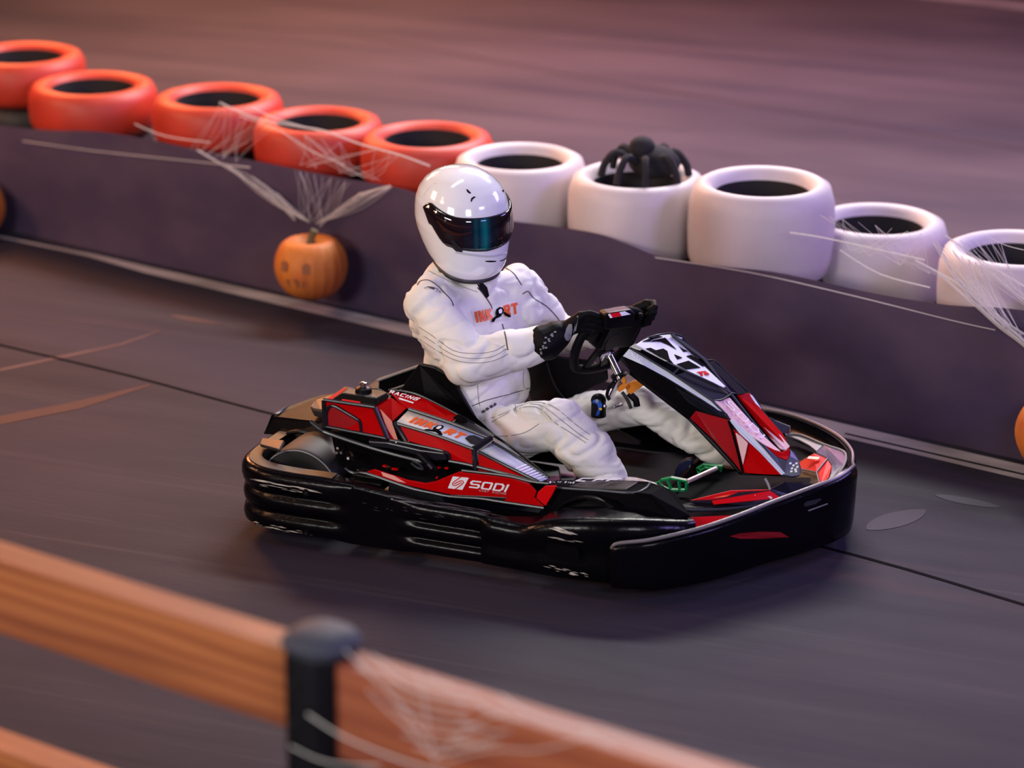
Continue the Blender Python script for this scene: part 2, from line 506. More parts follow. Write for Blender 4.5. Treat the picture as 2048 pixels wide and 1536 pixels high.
floor_strip('trim_3', [PZ(1500, -50, 0), PZ(1900, -4, 0), PZ(2048, 13, 0), PZ(2500, 66, 0)], 0.14, M_PAINT, 'pale painted line far across the floor')
floor_strip('trim_4', [PZ(-700, 330, 0), PZ(60, 486, 0), PZ(180, 510, 0), PZ(300, 541, 0), PZ(800, 656, 0), PZ(1180, 742, 0), PZ(1500, 818, 0), PZ(2048, 945, 0), PZ(2900, 1141, 0)],
            [.012, .018, .035, .07, .105, .12, .125, .125, .125], M_PAINT, 'pale painted line along the foot of the barrier')
floor_strip('trim_5', [PZ(1690, 868, 0), PZ(2100, 962, 0), PZ(2300, 1010, 0)], 0.012, M_JOINT, 'dark scratch in the pale line', z=0.003)
def soft(name, pts, wd, m, label):
    q = cr(pts, 8); n_ = len(q) - 1
    floor_strip(name, q, [wd * max(.04, math.sin(math.pi * i / n_)) ** .8 for i in range(n_ + 1)], m, label)
soft('trim_6', [PZ(340, 630, 0), PZ(390, 640, 0), PZ(450, 650, 0)], 0.05, M_PAINT2, 'pale scuff on the floor left of the driver')
floor_strip('trim_7', [PZ(-20, 745, 0), PZ(120, 715, 0), PZ(240, 690, 0), PZ(320, 662, 0)], [.03, .035, .03, .015], M_PAINT2, 'faded pink tyre mark at the left edge')
floor_strip('trim_8', [PZ(-20, 845, 0), PZ(150, 812, 0), PZ(300, 770, 0)], [.09, .08, .02], mat('faded_red_paint', (0.058, 0.026, 0.028), .6, spec=.12), 'broad faded red tyre mark at the left edge')
soft('trim_9', [PZ(1870, 990, 0), PZ(1930, 1002, 0), PZ(2000, 1015, 0)], 0.06, mat('grey_scuff', (0.048, 0.044, 0.058), .6, spec=.12), 'grey scuff on the floor right of the nose')
soft('trim_10', [PZ(1735, 1060, 0), PZ(1790, 1040, 0), PZ(1850, 1020, 0)], 0.11, mat('pink_scuff', (0.043, 0.036, 0.050), .6, spec=.12), 'soft pale patch in front of the bumper')

# ------------------------------------------------------------------ barrier: black rubber belt, tyre stacks
A0 = PZ(800, 648, 0) + Vector((0.02, 0.05, 0))
M_BELT = mat('black_rubber_belt', (0.046, 0.032, 0.064), 0.7, spec=.12, noise_amt=0.5, noise_scale=2.2, stretch=(1, 1, 1.6), color2=(0.080, 0.053, 0.084))
edge = [(-1100, 30), (-520, 150), (-200, 215), (0, 252), (100, 262), (180, 264), (270, 276), (400, 300), (500, 321), (700, 361), (820, 384), (930, 428), (1020, 443), (1120, 456), (1200, 470), (1260, 492), (1310, 513), (1380, 527), (1450, 535), (1550, 545), (1650, 566), (1750, 588), (1900, 612), (2048, 624), (2300, 672), (2600, 740), (3100, 860)]
tops = cr([PB(u, v, A0) for u, v in edge], 4)
rings = []
for i, p in enumerate(tops):
    s = p.dot(TD); wv = 0.010 * math.sin(s * 4.3) + 0.006 * math.sin(s * 9.1 + 1)
    f = Vector(TN) * wv
    base = Vector((p.x, p.y, 0))
    ring = [base + Vector(TN) * .006, base + Vector(TN) * .006 + Vector((0, 0, p.z * .5)) + f, p + Vector(TN) * .006 + f * .6, p + Vector(TN) * .003 + f * .6 + Vector((0, 0, .004)), p - Vector(TN) * .006 + f * .6,
            base - Vector(TN) * .006 + Vector((0, 0, p.z * .5)) + f, base - Vector(TN) * .006]
    rings.append(ring)
belt = MB().loft(rings).build('barrier_belt', M_BELT, ang=50)
tag(belt, 'long black rubber belt standing upright along the foot of the tyre barrier', 'barrier')

def tyre_profile(R, r, h):
    k = .035
    out = [(r, h - .03), (r + .012, h - .008), (r + .04, h), (R - .05, h), (R - .018, h - .010), (R, h - .045), (R + .004, h * .5), (R, .045), (R - .018, .010), (R - .05, 0), (r + .04, 0), (r + .012, .008), (r, .03),
           (r + .006, .04), (R - .05, .05), (R - .03, h * .5), (R - .05, h - .05), (r + .006, h - .04)]
    return out
M_TR = mat('red_painted_tyre', (0.55, 0.040, 0.018), 0.5, noise_amt=0.25, noise_scale=5)
M_TW = mat('off_white_painted_tyre', (0.62, 0.53, 0.55), 0.5, noise_amt=0.12, noise_scale=5)
M_TK = mat('black_barrier_tyre', (0.012, 0.011, 0.012), 0.6)
def tyre_mesh(m, nm, h=.205, R=.27, r=.185):
    me = MB().lathe(tyre_profile(R, r, h), (0, 0, 0), n=56, closed=True)
    # tread groove ring kept as real relief
    o = me.build(nm, m, ang=50)
    return o
src = {}
TY = [(45, 105, 'r', .68, 1.0, 'red painted tyre at the left edge of the barrier top', 'd'), (185, 165, 'r', .68, 1.02, 'second red painted tyre from the left on the barrier', ''),
      (435, 190, 'r', .68, 1.0, 'third red painted tyre from the left, cobweb crossing its front', ''), (637, 237, 'r', .68, 1.0, 'fourth red painted tyre, above the pumpkin', ''),
      (855, 268, 'r', .68, 1.0, 'red painted tyre above the helmet, next to the first white one', ''),
      (1040, 312, 'w', .68, .98, 'first white painted tyre, right behind the white helmet', ''), (1275, 347, 'w', .66, .96, 'white painted tyre with the dark toy spider in it', ''),
      (1525, 362, 'w', .73, 1.0, 'tallest white painted tyre in the middle of the white row', 't'), (1755, 437, 'w', .68, 1.0, 'white painted tyre fourth in its row, cobweb over its hole', ''),
      (2035, 494, 'w', .68, 1.04, 'white painted tyre cut by the right edge of the picture', '')]

def place_tyre(u, v, c, sc, lab, tall, off=.30, tl=.205):
    R = .28 * sc
    p = PB(u, v, A0, -off)
    p = Vector((p.x, p.y, p.z))
    h = .205
    hs = (1.0 if c != 'w' else (1.75 if tall else 1.5))
    root = empty('painted_tyre', (p.x, p.y, p.z - h * hs))
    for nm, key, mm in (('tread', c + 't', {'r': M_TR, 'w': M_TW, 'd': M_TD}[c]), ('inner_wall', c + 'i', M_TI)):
        if key not in src:
            if nm == 'tread':
                o = MB().lathe(tyre_profile(.28, .185, h), (0, 0, 0), n=56, closed=True).build(nm, mm, root, ang=50)
            else:
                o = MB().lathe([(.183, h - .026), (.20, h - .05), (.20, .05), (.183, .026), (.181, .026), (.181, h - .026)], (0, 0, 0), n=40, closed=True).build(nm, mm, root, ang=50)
            src[key] = o
        else:
            o = src[key].copy(); COL.objects.link(o); o.parent = root
    root.scale = (sc, sc, hs)
    tag(root, lab, 'tyre', 'painted tyres on top of the barrier')
    zz = p.z - h * hs; n = 2
    for k in range(n):
        hh = zz / n
        if 'k' not in src:
            b = tyre_mesh(M_TK, 'black_tyre', h, R=.265); src['k'] = b
        else:
            b = src['k'].copy(); COL.objects.link(b)
        b.scale = (sc * .97, sc * .97, hh / h); b.location = (p.x, p.y, k * hh)
        tag(b, 'black tyre stacked behind the rubber belt under a painted tyre', 'tyre', 'black tyres carrying the painted ones')
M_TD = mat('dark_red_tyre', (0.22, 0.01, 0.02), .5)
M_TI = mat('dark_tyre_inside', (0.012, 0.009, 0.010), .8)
for (u, v, c, z, sc, lab, fl_), of, sc in zip(TY, (.48, .30, .42, .42, .42, .30, .30, .31, .68, .48, .30), (1, 1, 1, .97, .97, .95, .95, .98, .97, 1)):
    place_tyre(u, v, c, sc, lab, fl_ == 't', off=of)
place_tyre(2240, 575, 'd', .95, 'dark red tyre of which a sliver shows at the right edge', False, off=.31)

# toy spider on the second white tyre
sp = empty('toy_spider', PZ(1290, 352, .60))
c0 = PB(1290, 345, A0, -.30)
M_SP = mat('black_fuzzy_plush', (0.010, 0.008, 0.012), .9, bump=.5, bump_scale=90)
sp.location = (c0.x, c0.y, c0.z - .003)
def L(x, y, z): return Vector((x, y, z))
MB().ball((0.03, 0.02, .045), (.105, .085, .065), 18, 12).build('abdomen', M_SP, sp)
MB().ball((-.01, -.01, .105), (.052, .048, .045), 14, 10).build('head', M_SP, sp)
for k in range(8):
    a = math.radians(-70 + 47 * (k % 4)) if k < 4 else math.radians(110 + 47 * (k % 4) - 0)
    d = Vector((math.cos(a), math.sin(a), 0))
    MB().tube(cr([Vector((0, 0, .05)) + d * .05, Vector((0, 0, .085)) + d * .11, Vector((0, 0, .04)) + d * .155, Vector((0, 0, -.01)) + d * .17], 4), .015, 6).build('leg', M_SP, sp)
tag(sp, 'dark fuzzy toy spider crouching in the hole of a white tyre', 'toy')

# ------------------------------------------------------------------ pumpkins
M_PUMP = mat('pumpkin_skin', (0.60, 0.19, 0.022), 0.6, color2=(0.46, 0.10, 0.02), noise_scale=7)
M_STEM = mat('pumpkin_stem', (0.10, 0.085, 0.04), 0.8)
def pumpkin(loc, R, H, label, rz=0.0):
    t = empty('pumpkin', loc, rz)
    rings = []; n = 60
    for i in range(17):
        th = math.pi * (i + .15) / 16.3
        ring = []
        for k in range(n):
            a = 2 * math.pi * k / n
            rib = 1 - .055 * (abs(math.cos(a * 5)) ** .5 < .35) - .05 * (1 - abs(math.sin(a * 5)) ** .6) * 1
            rr = R * (math.sin(th) ** .8) * rib
            z = H / 2 + H / 2 * math.cos(th) * (1 - .18 * math.cos(th) ** 6 if th < 1.5 else 1)
            z -= (.16 * H * math.exp(-(rr / (R * .32)) ** 2)) if th < 1.2 else 0
            ring.append(Vector((rr * math.cos(a), rr * math.sin(a), z)))
        rings.append(ring)
    body = MB().loft(rings).build('shell', M_PUMP, t, ang=80)
    MB().tube([(0, 0, H * .78), (.004, 0, H * .92), (.018, .005, H * 1.03)], [.022, .015, .017], 8).build('stem', M_STEM, t)
    mf = mat('carved_brown', (0.26, 0.085, 0.03), .7)
    # simple carved face, a few centimetres across, towards the track
    for (ax, az, sx, sz) in ((-.42, .60, .26, .10), (.28, .60, .24, .10), (-.06, .36, .62, .09)):
        mb = MB(); pts = []
        for (dx, dz) in ((-.5, .2), (0, .5), (.5, .2), (.38, -.5), (-.38, -.5)):
            a = -math.pi / 2 + (ax + dx * sx); z = H * (az + dz * sz * 1.6)
            q = (z - H / 2) / (H / 2); rr = R * max(0.0, 1 - q * q) ** .40 * 1.0
            pts.append(Vector((rr * math.cos(a), rr * math.sin(a), z)))
        mb.slab(pts, .012, (0, -1, 0)).build('face_cut', mf, t, smooth=False)
    return tag(t, label, 'pumpkin', 'pumpkins along the barrier')
for u, v, R, H, lab, rz in ((622, 530, .148, .275, 'orange pumpkin with a faint carved face hanging before the belt under the red tyres', PSI - .35), (-60, 418, .155, .28, 'orange pumpkin cut by the left edge of the picture', PSI),
                            (2118, 865, .150, .27, 'orange pumpkin at the right edge, only a sliver showing', PSI)):
    q = PB(u, v, A0, .185); pumpkin((q.x, q.y, max(0.0, q.z - H / 2)), R, H, lab, rz)

# ------------------------------------------------------------------ cobwebs
M_WEB = mat('white_cobweb_fibre', (0.75, 0.70, 0.70), 0.6, alpha=0.42)
M_WEBT = mat('white_web_thread', (0.80, 0.76, 0.75), 0.5, alpha=0.8)
def web(name, strands, plane, label, off, m, r=.0022, sheets=()):
    t = empty(name, (0, 0, 0))
    mb = MB()
    for s in strands:
        rr = r
        if isinstance(s[0], (int, float)): rr = s[0]; s = s[1:]
        o_ = off
        pts = [PB(u, v, plane, o_) for u, v in s]
        mb.tube(cr(pts, 4), rr, 5)
    t2 = mb.build('thread', m, t); t2['kind'] = 'stuff'
    if sheets:
        mb = MB()
        rnd = random.Random(3)
        for (a, b, c, n) in sheets:      # fans of fine fibres between polyline a and polyline b
            ca = cr([Vector((x, y, 0)) for x, y in a], 8); cb = cr([Vector((x, y, 0)) for x, y in b], 8)
            for k in range(n):
                pa = ca[rnd.randrange(len(ca))]; pb = cb[rnd.randrange(len(cb))]
                mid = (pa + pb) / 2 + Vector((rnd.uniform(-8, 8), rnd.uniform(-4, 12), 0))
                mb.tube(cr([PB(q.x, q.y, plane, off + rnd.uniform(-.01, .02)) for q in (pa, mid, pb)], 3), c, 4)
        f = mb.build('fibre', M_WEB, t); f['kind'] = 'stuff'
    return tag(t, label, 'cobweb')
web('cobweb', [(.004, (395, 300), (470, 345), (540, 392), (590, 440)), (.004, (780, 372), (715, 392), (670, 425), (640, 452)), (.0025, (45, 282), (190, 302), (380, 322), (500, 335)),
               (.004, (440, 205), (510, 236), (590, 252), (650, 262), (720, 288), (800, 310), (860, 332)), (.0025, (270, 248), (330, 272), (420, 285)), (.002, (480, 232), (560, 262), (620, 300), (690, 330)),
               (.003, (505, 215), (560, 240), (640, 262))], A0,
    'white stretched cobweb hanging from the red tyres down to the pumpkin', .03, M_WEB,
    sheets=[([(430, 318), (500, 350), (560, 390)], [(585, 430), (620, 445)], .0012, 26), ([(790, 372), (720, 385)], [(630, 448), (655, 440)], .0012, 22), ([(590, 340), (700, 365)], [(600, 440), (650, 445)], .0008, 20),
            ([(440, 205), (560, 245)], [(380, 300), (480, 325)], .0009, 16), ([(560, 260), (800, 310)], [(600, 330), (760, 362)], .0008, 22)])
web('cobweb', [(.004, (1890, 470), (1960, 520), (2048, 572), (2150, 640)), (.005, (1880, 548), (1950, 610), (2000, 655), (2060, 700), (2160, 790)), (.004, (1830, 520), (1920, 570), (1990, 630), (2048, 668), (2120, 720)),
               (.003, (1680, 500), (1760, 548), (1860, 575)), (.003, (1580, 465), (1650, 476), (1760, 500), (1850, 520)), (.002, (1310, 515), (1500, 545), (1700, 590), (1900, 640), (1990, 660)),
               (.003, (1930, 500), (2000, 560), (2048, 600)), (.0016, (1970, 470), (2010, 490), (2048, 500))], A0,
    'white stretched cobweb over the white tyres at the right', .03, M_WEB,
    sheets=[([(1640, 430), (1860, 470)], [(1700, 500), (1900, 560)], .0008, 22), ([(1850, 470), (1960, 530)], [(1960, 620), (2060, 700)], .0012, 34), ([(1900, 540), (1940, 600)], [(2040, 670), (2080, 720)], .0014, 22), ([(1900, 480), (2000, 480)], [(2048, 590), (2060, 620)], .0009, 20)])

# ------------------------------------------------------------------ foreground wooden rail fence with black post
A1 = PZ(0, 1080, 1.1)
def rp(s, off, z): return Vector((A1.x, A1.y, 0)) + TD * s + Vector(TN) * off + Vector((0, 0, z))
def wood_mat(name, c1, c2, c3, grain):
    m = bpy.data.materials.new(name); m.use_nodes = True
    nt = m.node_tree; b = nt.nodes['Principled BSDF']
    tc = nt.nodes.new('ShaderNodeTexCoord'); mp = nt.nodes.new('ShaderNodeMapping')
    mp.inputs['Scale'].default_value = (0.35, 3.2, 3.2)
    nt.links.new(tc.outputs['Object'], mp.inputs[0])
    n = nt.nodes.new('ShaderNodeTexNoise'); n.inputs['Scale'].default_value = 2.2; n.inputs['Detail'].default_value = 2
    nt.links.new(mp.outputs[0], n.inputs['Vector'])
    wv = nt.nodes.new('ShaderNodeTexWave'); wv.wave_type = 'BANDS'; wv.bands_direction = 'Z'; wv.inputs['Scale'].default_value = grain
    wv.inputs['Distortion'].default_value = 9; wv.inputs['Detail'].default_value = 2; wv.inputs['Detail Scale'].default_value = .8
    nt.links.new(mp.outputs[0], wv.inputs['Vector'])
    r = nt.nodes.new('ShaderNodeValToRGB'); e = r.color_ramp.elements
    e[0].position = .12; e[0].color = (*c2, 1); e[1].position = .62; e[1].color = (*c1, 1)
    nt.links.new(wv.outputs['Fac'], r.inputs[0])
    mx = nt.nodes.new('ShaderNodeMix'); mx.data_type = 'RGBA'; mx.inputs[7].default_value = (*c3, 1)
    rg = nt.nodes.new('ShaderNodeMapRange'); rg.inputs[1].default_value = .50; rg.inputs[2].default_value = .72
    nt.links.new(n.outputs['Fac'], rg.inputs[0]); nt.links.new(rg.outputs[0], mx.inputs[0]); nt.links.new(r.outputs[0], mx.inputs[6])
    nt.links.new(mx.outputs[2], b.inputs['Base Color'])
    b.inputs['Roughness'].default_value = .55
    return m
M_WOOD = wood_mat('golden_pine', (0.40, 0.125, 0.038), (0.27, 0.070, 0.020), (0.17, 0.038, 0.013), 2.4)
M_WOOD2 = wood_mat('reddish_pine', (0.34, 0.088, 0.036), (0.27, 0.062, 0.025), (0.21, 0.046, 0.022), 1.6)
fence = empty('rail_fence', rp(.90, 0, 0), math.atan2(TD.y, TD.x))
fm = fence.matrix_basis.copy()
bpy.context.view_layer.update()
FI = fence.matrix_world.inverted()
def rail(name, s0, s1, z1, z0, m, th=.092, label=None):
    mb = MB(); rings = []
    n = 12
    for i in range(n + 1):
        s = s0 + (s1 - s0) * i / n
        e = .004
        rings.append([FI @ rp(s, 0 + e, z1), FI @ rp(s, th - e, z1), FI @ rp(s, th, z1 - e), FI @ rp(s, th, z0 + e), FI @ rp(s, th - e, z0), FI @ rp(s, 0 + e, z0), FI @ rp(s, 0, z0 + e), FI @ rp(s, 0, z1 - e)])
    mb.loft(rings)
    o = mb.build(name, m, fence, smooth=False)
    if label: o['label'] = label
    return o
sp_ = (PB(680, 1283, A1) - A1).dot(TD)
rail('rail', -3.2, sp_ - .035, 1.1, .915, M_WOOD, label='golden pine rail left of the black post')
rail('rail', sp_ + .035, 4.4, 1.1, .885, M_WOOD2, label='reddish pine rail right of the black post')
z2 = PB(0, 1455, A1).z
rail('rail', -3.2, sp_ - .035, z2, z2 - .185, M_WOOD, label='lower golden rail at the left corner')
rail('rail', sp_ + .035, 4.4, z2, z2 - .185, M_WOOD2)
M_POST = mat('black_post_plastic', (0.004, 0.0035, 0.006), .5, spec=.12, noise_amt=.4, noise_scale=8)
mb = MB(); rings = []
for z, hw in ((0, .062), (1.10, .062), (1.112, .058)):
    ring = []
    for k in range(24):
        a = 2 * math.pi * k / 24; ca, sa = math.cos(a), math.sin(a)
        q = (abs(ca) ** 5 + abs(sa) ** 5) ** (-1 / 5) * hw
        ring.append(FI @ rp(sp_ + .0 + q * ca, .062 + q * sa * 1.08, z))
    rings.append(ring)
post = mb.loft(rings).build('post', M_POST, fence, ang=50)
mb = MB(); rings = []
for z, hw in ((1.112, .060), (1.118, .074), (1.134, .078), (1.15, .066), (1.158, .035), (1.16, .004)):
    ring = []
    for k in range(24):
        a = 2 * math.pi * k / 24; ca, sa = math.cos(a), math.sin(a)
        q = (abs(ca) ** 3 + abs(sa) ** 3) ** (-1 / 3) * hw
        ring.append(FI @ rp(sp_ + q * ca, .062 + q * sa, z))
    rings.append(ring)
mb.loft(rings).build('post_cap', mat('slate_grey_cap', (0.045, 0.048, 0.068), .6, spec=.2), fence, ang=50)['label'] = 'slate grey domed cap'
for z in (1.05, .96):
    MB().cyl(FI @ rp(sp_ - .02, .125, z), FI @ rp(sp_ - .02, .136, z), .010, n=8).build('bolt', M_STEEL, fence)
tag(fence, 'foreground fence of pine rails joined at a black post', 'fence')
web('cobweb', [(.0011, (745, 1310), (800, 1345), (850, 1362), (905, 1372)), (.0011, (760, 1335), (810, 1372), (870, 1392), (935, 1402)), (.0011, (770, 1368), (830, 1398), (880, 1412), (940, 1420)), (.0010, (780, 1395), (830, 1418), (890, 1432), (935, 1435)),
               (.0010, (790, 1420), (850, 1442), (900, 1452), (950, 1450)), (.0010, (800, 1445), (850, 1462), (905, 1470), (960, 1462)), (.0010, (805, 1470), (850, 1482), (900, 1490), (950, 1480)), (.0011, (830, 1495), (880, 1506), (920, 1500), (985, 1480)),
               (.0011, (855, 1352), (905, 1378), (955, 1388)), (.0011, (950, 1402), (1000, 1432), (1045, 1440)), (.0010, (920, 1440), (975, 1462), (1020, 1462)), (.0010, (900, 1470), (950, 1492), (1000, 1482)),
               (.0009, (870, 1520), (920, 1470), (965, 1440), (1010, 1425)), (.0009, (870, 1520), (855, 1450), (845, 1380), (830, 1340)), (.0009, (870, 1520), (820, 1460), (775, 1420), (735, 1380)),
               (.0009, (870, 1530), (980, 1500), (1080, 1500), (1180, 1470)), (.0016, (1000, 1392), (1060, 1428), (1120, 1450), (1200, 1462), (1290, 1492), (1400, 1532), (1450, 1560)), (.0012, (1165, 1468), (1200, 1482), (1232, 1496)),
               (.0018, (615, 1428), (680, 1470), (760, 1505), (850, 1536), (900, 1550)), (.0014, (580, 1492), (640, 1520), (700, 1530), (760, 1532)), (.0012, (690, 1300), (740, 1350), (790, 1400), (850, 1470))], A1,
    'fine white cobweb spread over the reddish rail right of the post', .150, M_WEBT, r=.001)

# ------------------------------------------------------------------ go-kart
K = empty('go_kart', (0, 0, 0))
tag(K, 'black and red racing go-kart with a tall pointed front panel, driven on the track', 'go-kart')
def parts_px(pts): return [PY(u, v, y) for u, v, y in pts]

# floor pan and frame tubes
M_PAN = M_BLACK
MB().slab([(-.72, -.50, .05), (.50, -.52, .05), (.80, -.30, .05), (.80, .20, .05), (.50, .42, .05), (-.72, .42, .05)], .012, (0, 0, 1)).build('floor_pan', M_STEEL, K, smooth=False)
fr = MB()
for y in (-.36, .26):
    fr.tube(cr([(-.78, y, .075), (-.2, y * 1.1, .075), (.4, y * 1.0, .075), (.85, y * .7, .075)], 4), .016, 8)
fr.tube(cr([(.12, -.36, .08), (.14, -.64, .085), (-.05, -.68, .09), (-.3, -.66, .09), (-.34, -.36, .08)], 4), .014, 8)
fr.tube([(-.67, -.60, .145), (-.67, .30, .145)], .020, 10)
fr.tube([(.38, -.56, .128), (.38, -.40, .085), (.38, .35, .085), (.38, .46, .128)], .012, 8)
fr.build('frame', M_TRAY, K)
# slim side rail seen below the red pod (runs from behind the tank to the starter lever)
MB().tube(cr([PY(621, 843, -.60), PY(640, 858, -.60), PY(660, 868, -.60), PY(740, 895, -.61), PY(800, 912, -.615), PY(850, 925, -.62), PY(866, 938, -.62)], 4), .008, 8).build('side_rail', M_TUBE, K)

# wheels
def wheel(c, r, w, name, parent=K):
    hw = w / 2; bl = r * .56
    prof = [(bl, -hw + .010), (bl + .015, -hw + .002), (r * .80, -hw - .002), (r * .955, -hw), (r * .975, -hw + .004), (r, -hw + .014), (r + .001, 0), (r, hw - .014), (r * .975, hw - .004), (r * .955, hw), (r * .80, hw + .002), (bl + .015, hw - .002), (bl, hw - .010)]
    wt = MB().lathe(prof, c, 'Y', 56, closed=True).build('tyre', M_RUB, None, ang=30)
    wt.name = 'wheel'; wt.parent = parent
    rim = [(0.001, hw * .2), (r * .22, hw * .2), (r * .26, hw * .55), (r * .45, hw * .62), (r * .50, hw * .92), (r * .58, hw * .92), (r * .58, hw * .85), (r * .50, 0), (r * .50, -hw * .85), (r * .58, -hw * .85), (r * .58, -hw * .92), (r * .50, -hw * .92), (r * .45, -hw * .62), (r * .26, -hw * .55), (r * .22, -hw * .2), (.001, -hw * .2)]
    MB().lathe(rim, c, 'Y', 32).build('rim', M_STEEL, wt, ang=40)
    for k in range(3):
        a = 2 * math.pi * k / 3 + .4; q = Vector((c[0] + r * .34 * math.cos(a), c[1], c[2] + r * .34 * math.sin(a)))
        MB().cyl(q + Vector((0, -hw * .58, 0)), q + Vector((0, -hw * .70, 0)), .008, n=6).build('wheel_nut', M_CHROME, wt)
wheel((-.655, -.535, .147), .147, .20, 'rear'); MB().tube([Vector((-.655 + .1425 * math.cos(2 * math.pi * k / 48), -.637, .147 + .1425 * math.sin(2 * math.pi * k / 48))) for k in range(48)], .0022, 6, closed=True).build('tyre_bead', M_GREYPR, bpy.data.objects['wheel']); wheel((-.655, .09, .147), .147, .20, 'rear')
wheel((.375, -.590, .128), .128, .13, 'front'); wheel((.375, .45, .128), .128, .13, 'front')

# wrap-around bumpers: ribbed section swept along the outline
def bumper(stations, prof, lip, k=5, flat=None):
    st = cr([Vector((a, b, c)) for a, b, c in stations], k)
    rings = []
    for i, p in enumerate(st):
        t = (st[min(i + 1, len(st) - 1)] - st[max(i - 1, 0)]); t.z = 0; t.normalize()
        n = Vector((t.y, -t.x, 0))
        zb = .045; lp = lip(i / (len(st) - 1)) if callable(lip) else lip
        end = min(1.0, (min(i, len(st) - 1 - i) + .6) / 2.6) ** .5
        am = 1.0 if flat is None else flat(p)
        ring = [Vector((p.x, p.y, 0)) + n * ((o_ if o_ < 0 and h < .1 or h > .98 else (o_ * am + .011 * (1 - am))) * (end if o_ > 0 else 1)) + Vector((0, 0, zb + (p.z - zb) * h)) for o_, h in prof]
        ring += [Vector((p.x, p.y, 0)) + n * (-lp) + Vector((0, 0, p.z + .002)), Vector((p.x, p.y, 0)) + n * (-lp - .004) + Vector((0, 0, p.z - .03)), Vector((p.x, p.y, 0)) + n * (-.05) + Vector((0, 0, p.z - .045)), Vector((p.x, p.y, 0)) + n * (-.05) + Vector((0, 0, zb + .01))]
        rings.append(ring)
    return rings
PR = [(-.02, 0), (.0, .02), (.012, .07), (.016, .16), (.012, .25), (.001, .29), (-.001, .32), (.001, .35), (.012, .39), (.015, .48), (.012, .56), (.001, .60), (-.001, .63), (.001, .66), (.014, .70), (.019, .80), (.018, .90), (.010, .965), (.0, .995), (-.008, 1.0)]
rear_st = [(-.56, .38, .24), (-.665, .30, .255), (-.735, .17, .26), (-.795, 0.0, .26), (-.825, -.28, .26), (-.842, -.55, .26), (-.822, -.68, .26), (-.745, -.745, .258), (-.62, -.757, .255), (-.497, -.757, .256), (-.373, -.757, .248), (-.18, -.755, .226), (.005, -.755, .222), (.07, -.750, .215)]
lipf = lambda s: .050 if s < .70 else max(.018, .05 - (s - .70) * .5)
flatf = lambda p: 0.0 if p.y > -.6 and p.x > -.8 else max(0.0, min(1.0, max((-.42 - p.x) / .06, (p.x + .24) / .06)))
rb_r = bumper(rear_st, PR, lipf, 8, flatf)
rb = MB().loft(rb_r).build('rear_bumper', M_BUMP, K, ang=60)
rb['label'] = 'ribbed black wrap-around bumper'
NP = len(PR)
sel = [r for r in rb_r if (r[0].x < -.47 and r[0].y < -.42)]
tb_ = MB().loft([[r[NP - 1] + Vector((0, 0, .003)), r[NP] + Vector((0, 0, .003)), r[NP] + Vector((0, 0, -.004)), r[NP - 1] + Vector((0, 0, -.004))] for r in sel]).build('lit_top_band', M_TAUPE, rb, ang=40)  # same plastic; paler colour stands for overhead light on the lip
tb_['label'] = 'bumper top lip with overhead light put in as a paler brown-grey'
# end plugs and slots of the ribs
for (u, v) in ((613, 985), (613, 1066)):
    p = PY(u, v, -.775)
    b = MB().cyl(p + Vector((0, .012, 0)), p + Vector((0, -.004, 0)), .013, n=16).build('bumper_bolt', M_BLACK, K)
    MB().cyl(p + Vector((0, .0, 0)), p + Vector((0, -.006, 0)), .006, n=6).build('bolt_head', M_STEEL, b)
# smooth cover strip over the middle of the near bumper
st = [(.045, -.760, .212), (.13, -.765, .208), (.20, -.768, .210), (.255, -.775, .232), (.33, -.775, .250), (.42, -.768, .260), (.50, -.750, .262), (.575, -.715, .260), (.64, -.665, .250), (.70, -.60, .235)]
PF = [(-.02, 0), (.004, .03), (.014, .12), (.016, .30), (.008, .40), (.008, .52), (.020, .62), (.026, .74), (.026, .85), (.016, .95), (.002, .995), (-.01, 1.0)]
fb = MB().loft(bumper(st, PF, lambda s: .03 + .075 * math.sin(math.pi * min(1, max(0, s * 1.1 - .1))) ** .8)).build('side_bumper', M_BUMP, K, ang=60)
fb['label'] = 'smooth swollen bumper beside the front wheel'
# recess in it
c = [PY(u, v, -.812) for u, v in ((1096, 1088), (1150, 1096), (1157, 1104), (1157, 1120), (1150, 1126), (1100, 1116), (1092, 1108), (1091, 1094))]
MB().slab(c, .012, (0, -1, 0)).build('recess', M_DKPRINT, fb, smooth=False)

# nose bumper
PN = [(-.05, 0), (-.02, .01), (.0, .05), (.006, .2), (.008, .4), (.010, .6), (.012, .85), (.012, .94), (.006, .985), (-.002, 1.0)]
nose_st = [tuple(PY(u, v, y)) for u, v, y in ((1223, 1099, -.797), (1236, 1089, -.800), (1300, 1082, -.770), (1397, 1060, -.665), (1476, 1034, -.545), (1547, 1006, -.410), (1622, 978, -.285), (1676, 957, -.175), (1706, 935, -.070))]
nose_st += [(1.030, .04, .245), (.99, .165, .242), (.905, .30, .235), (.78, .42, .225), (.64, .52, .21), (.5, .58, .19)]

nb = MB().loft(bumper(nose_st, PN, .018, 6)).build('nose_bumper', M_BUMP, K, ang=60)
nb['label'] = 'black curved nose bumper with a thin raised rim'
rim = cr([Vector((a, b, z + .004)) for a, b, z in nose_st], 6)
MB().tube(rim, .0055, 8).build('rim_highlight_bead', mat('grey_highlight_edge', (0.16, 0.145, 0.15), .3), nb)  # grey bead puts the rim's highlight into its colour
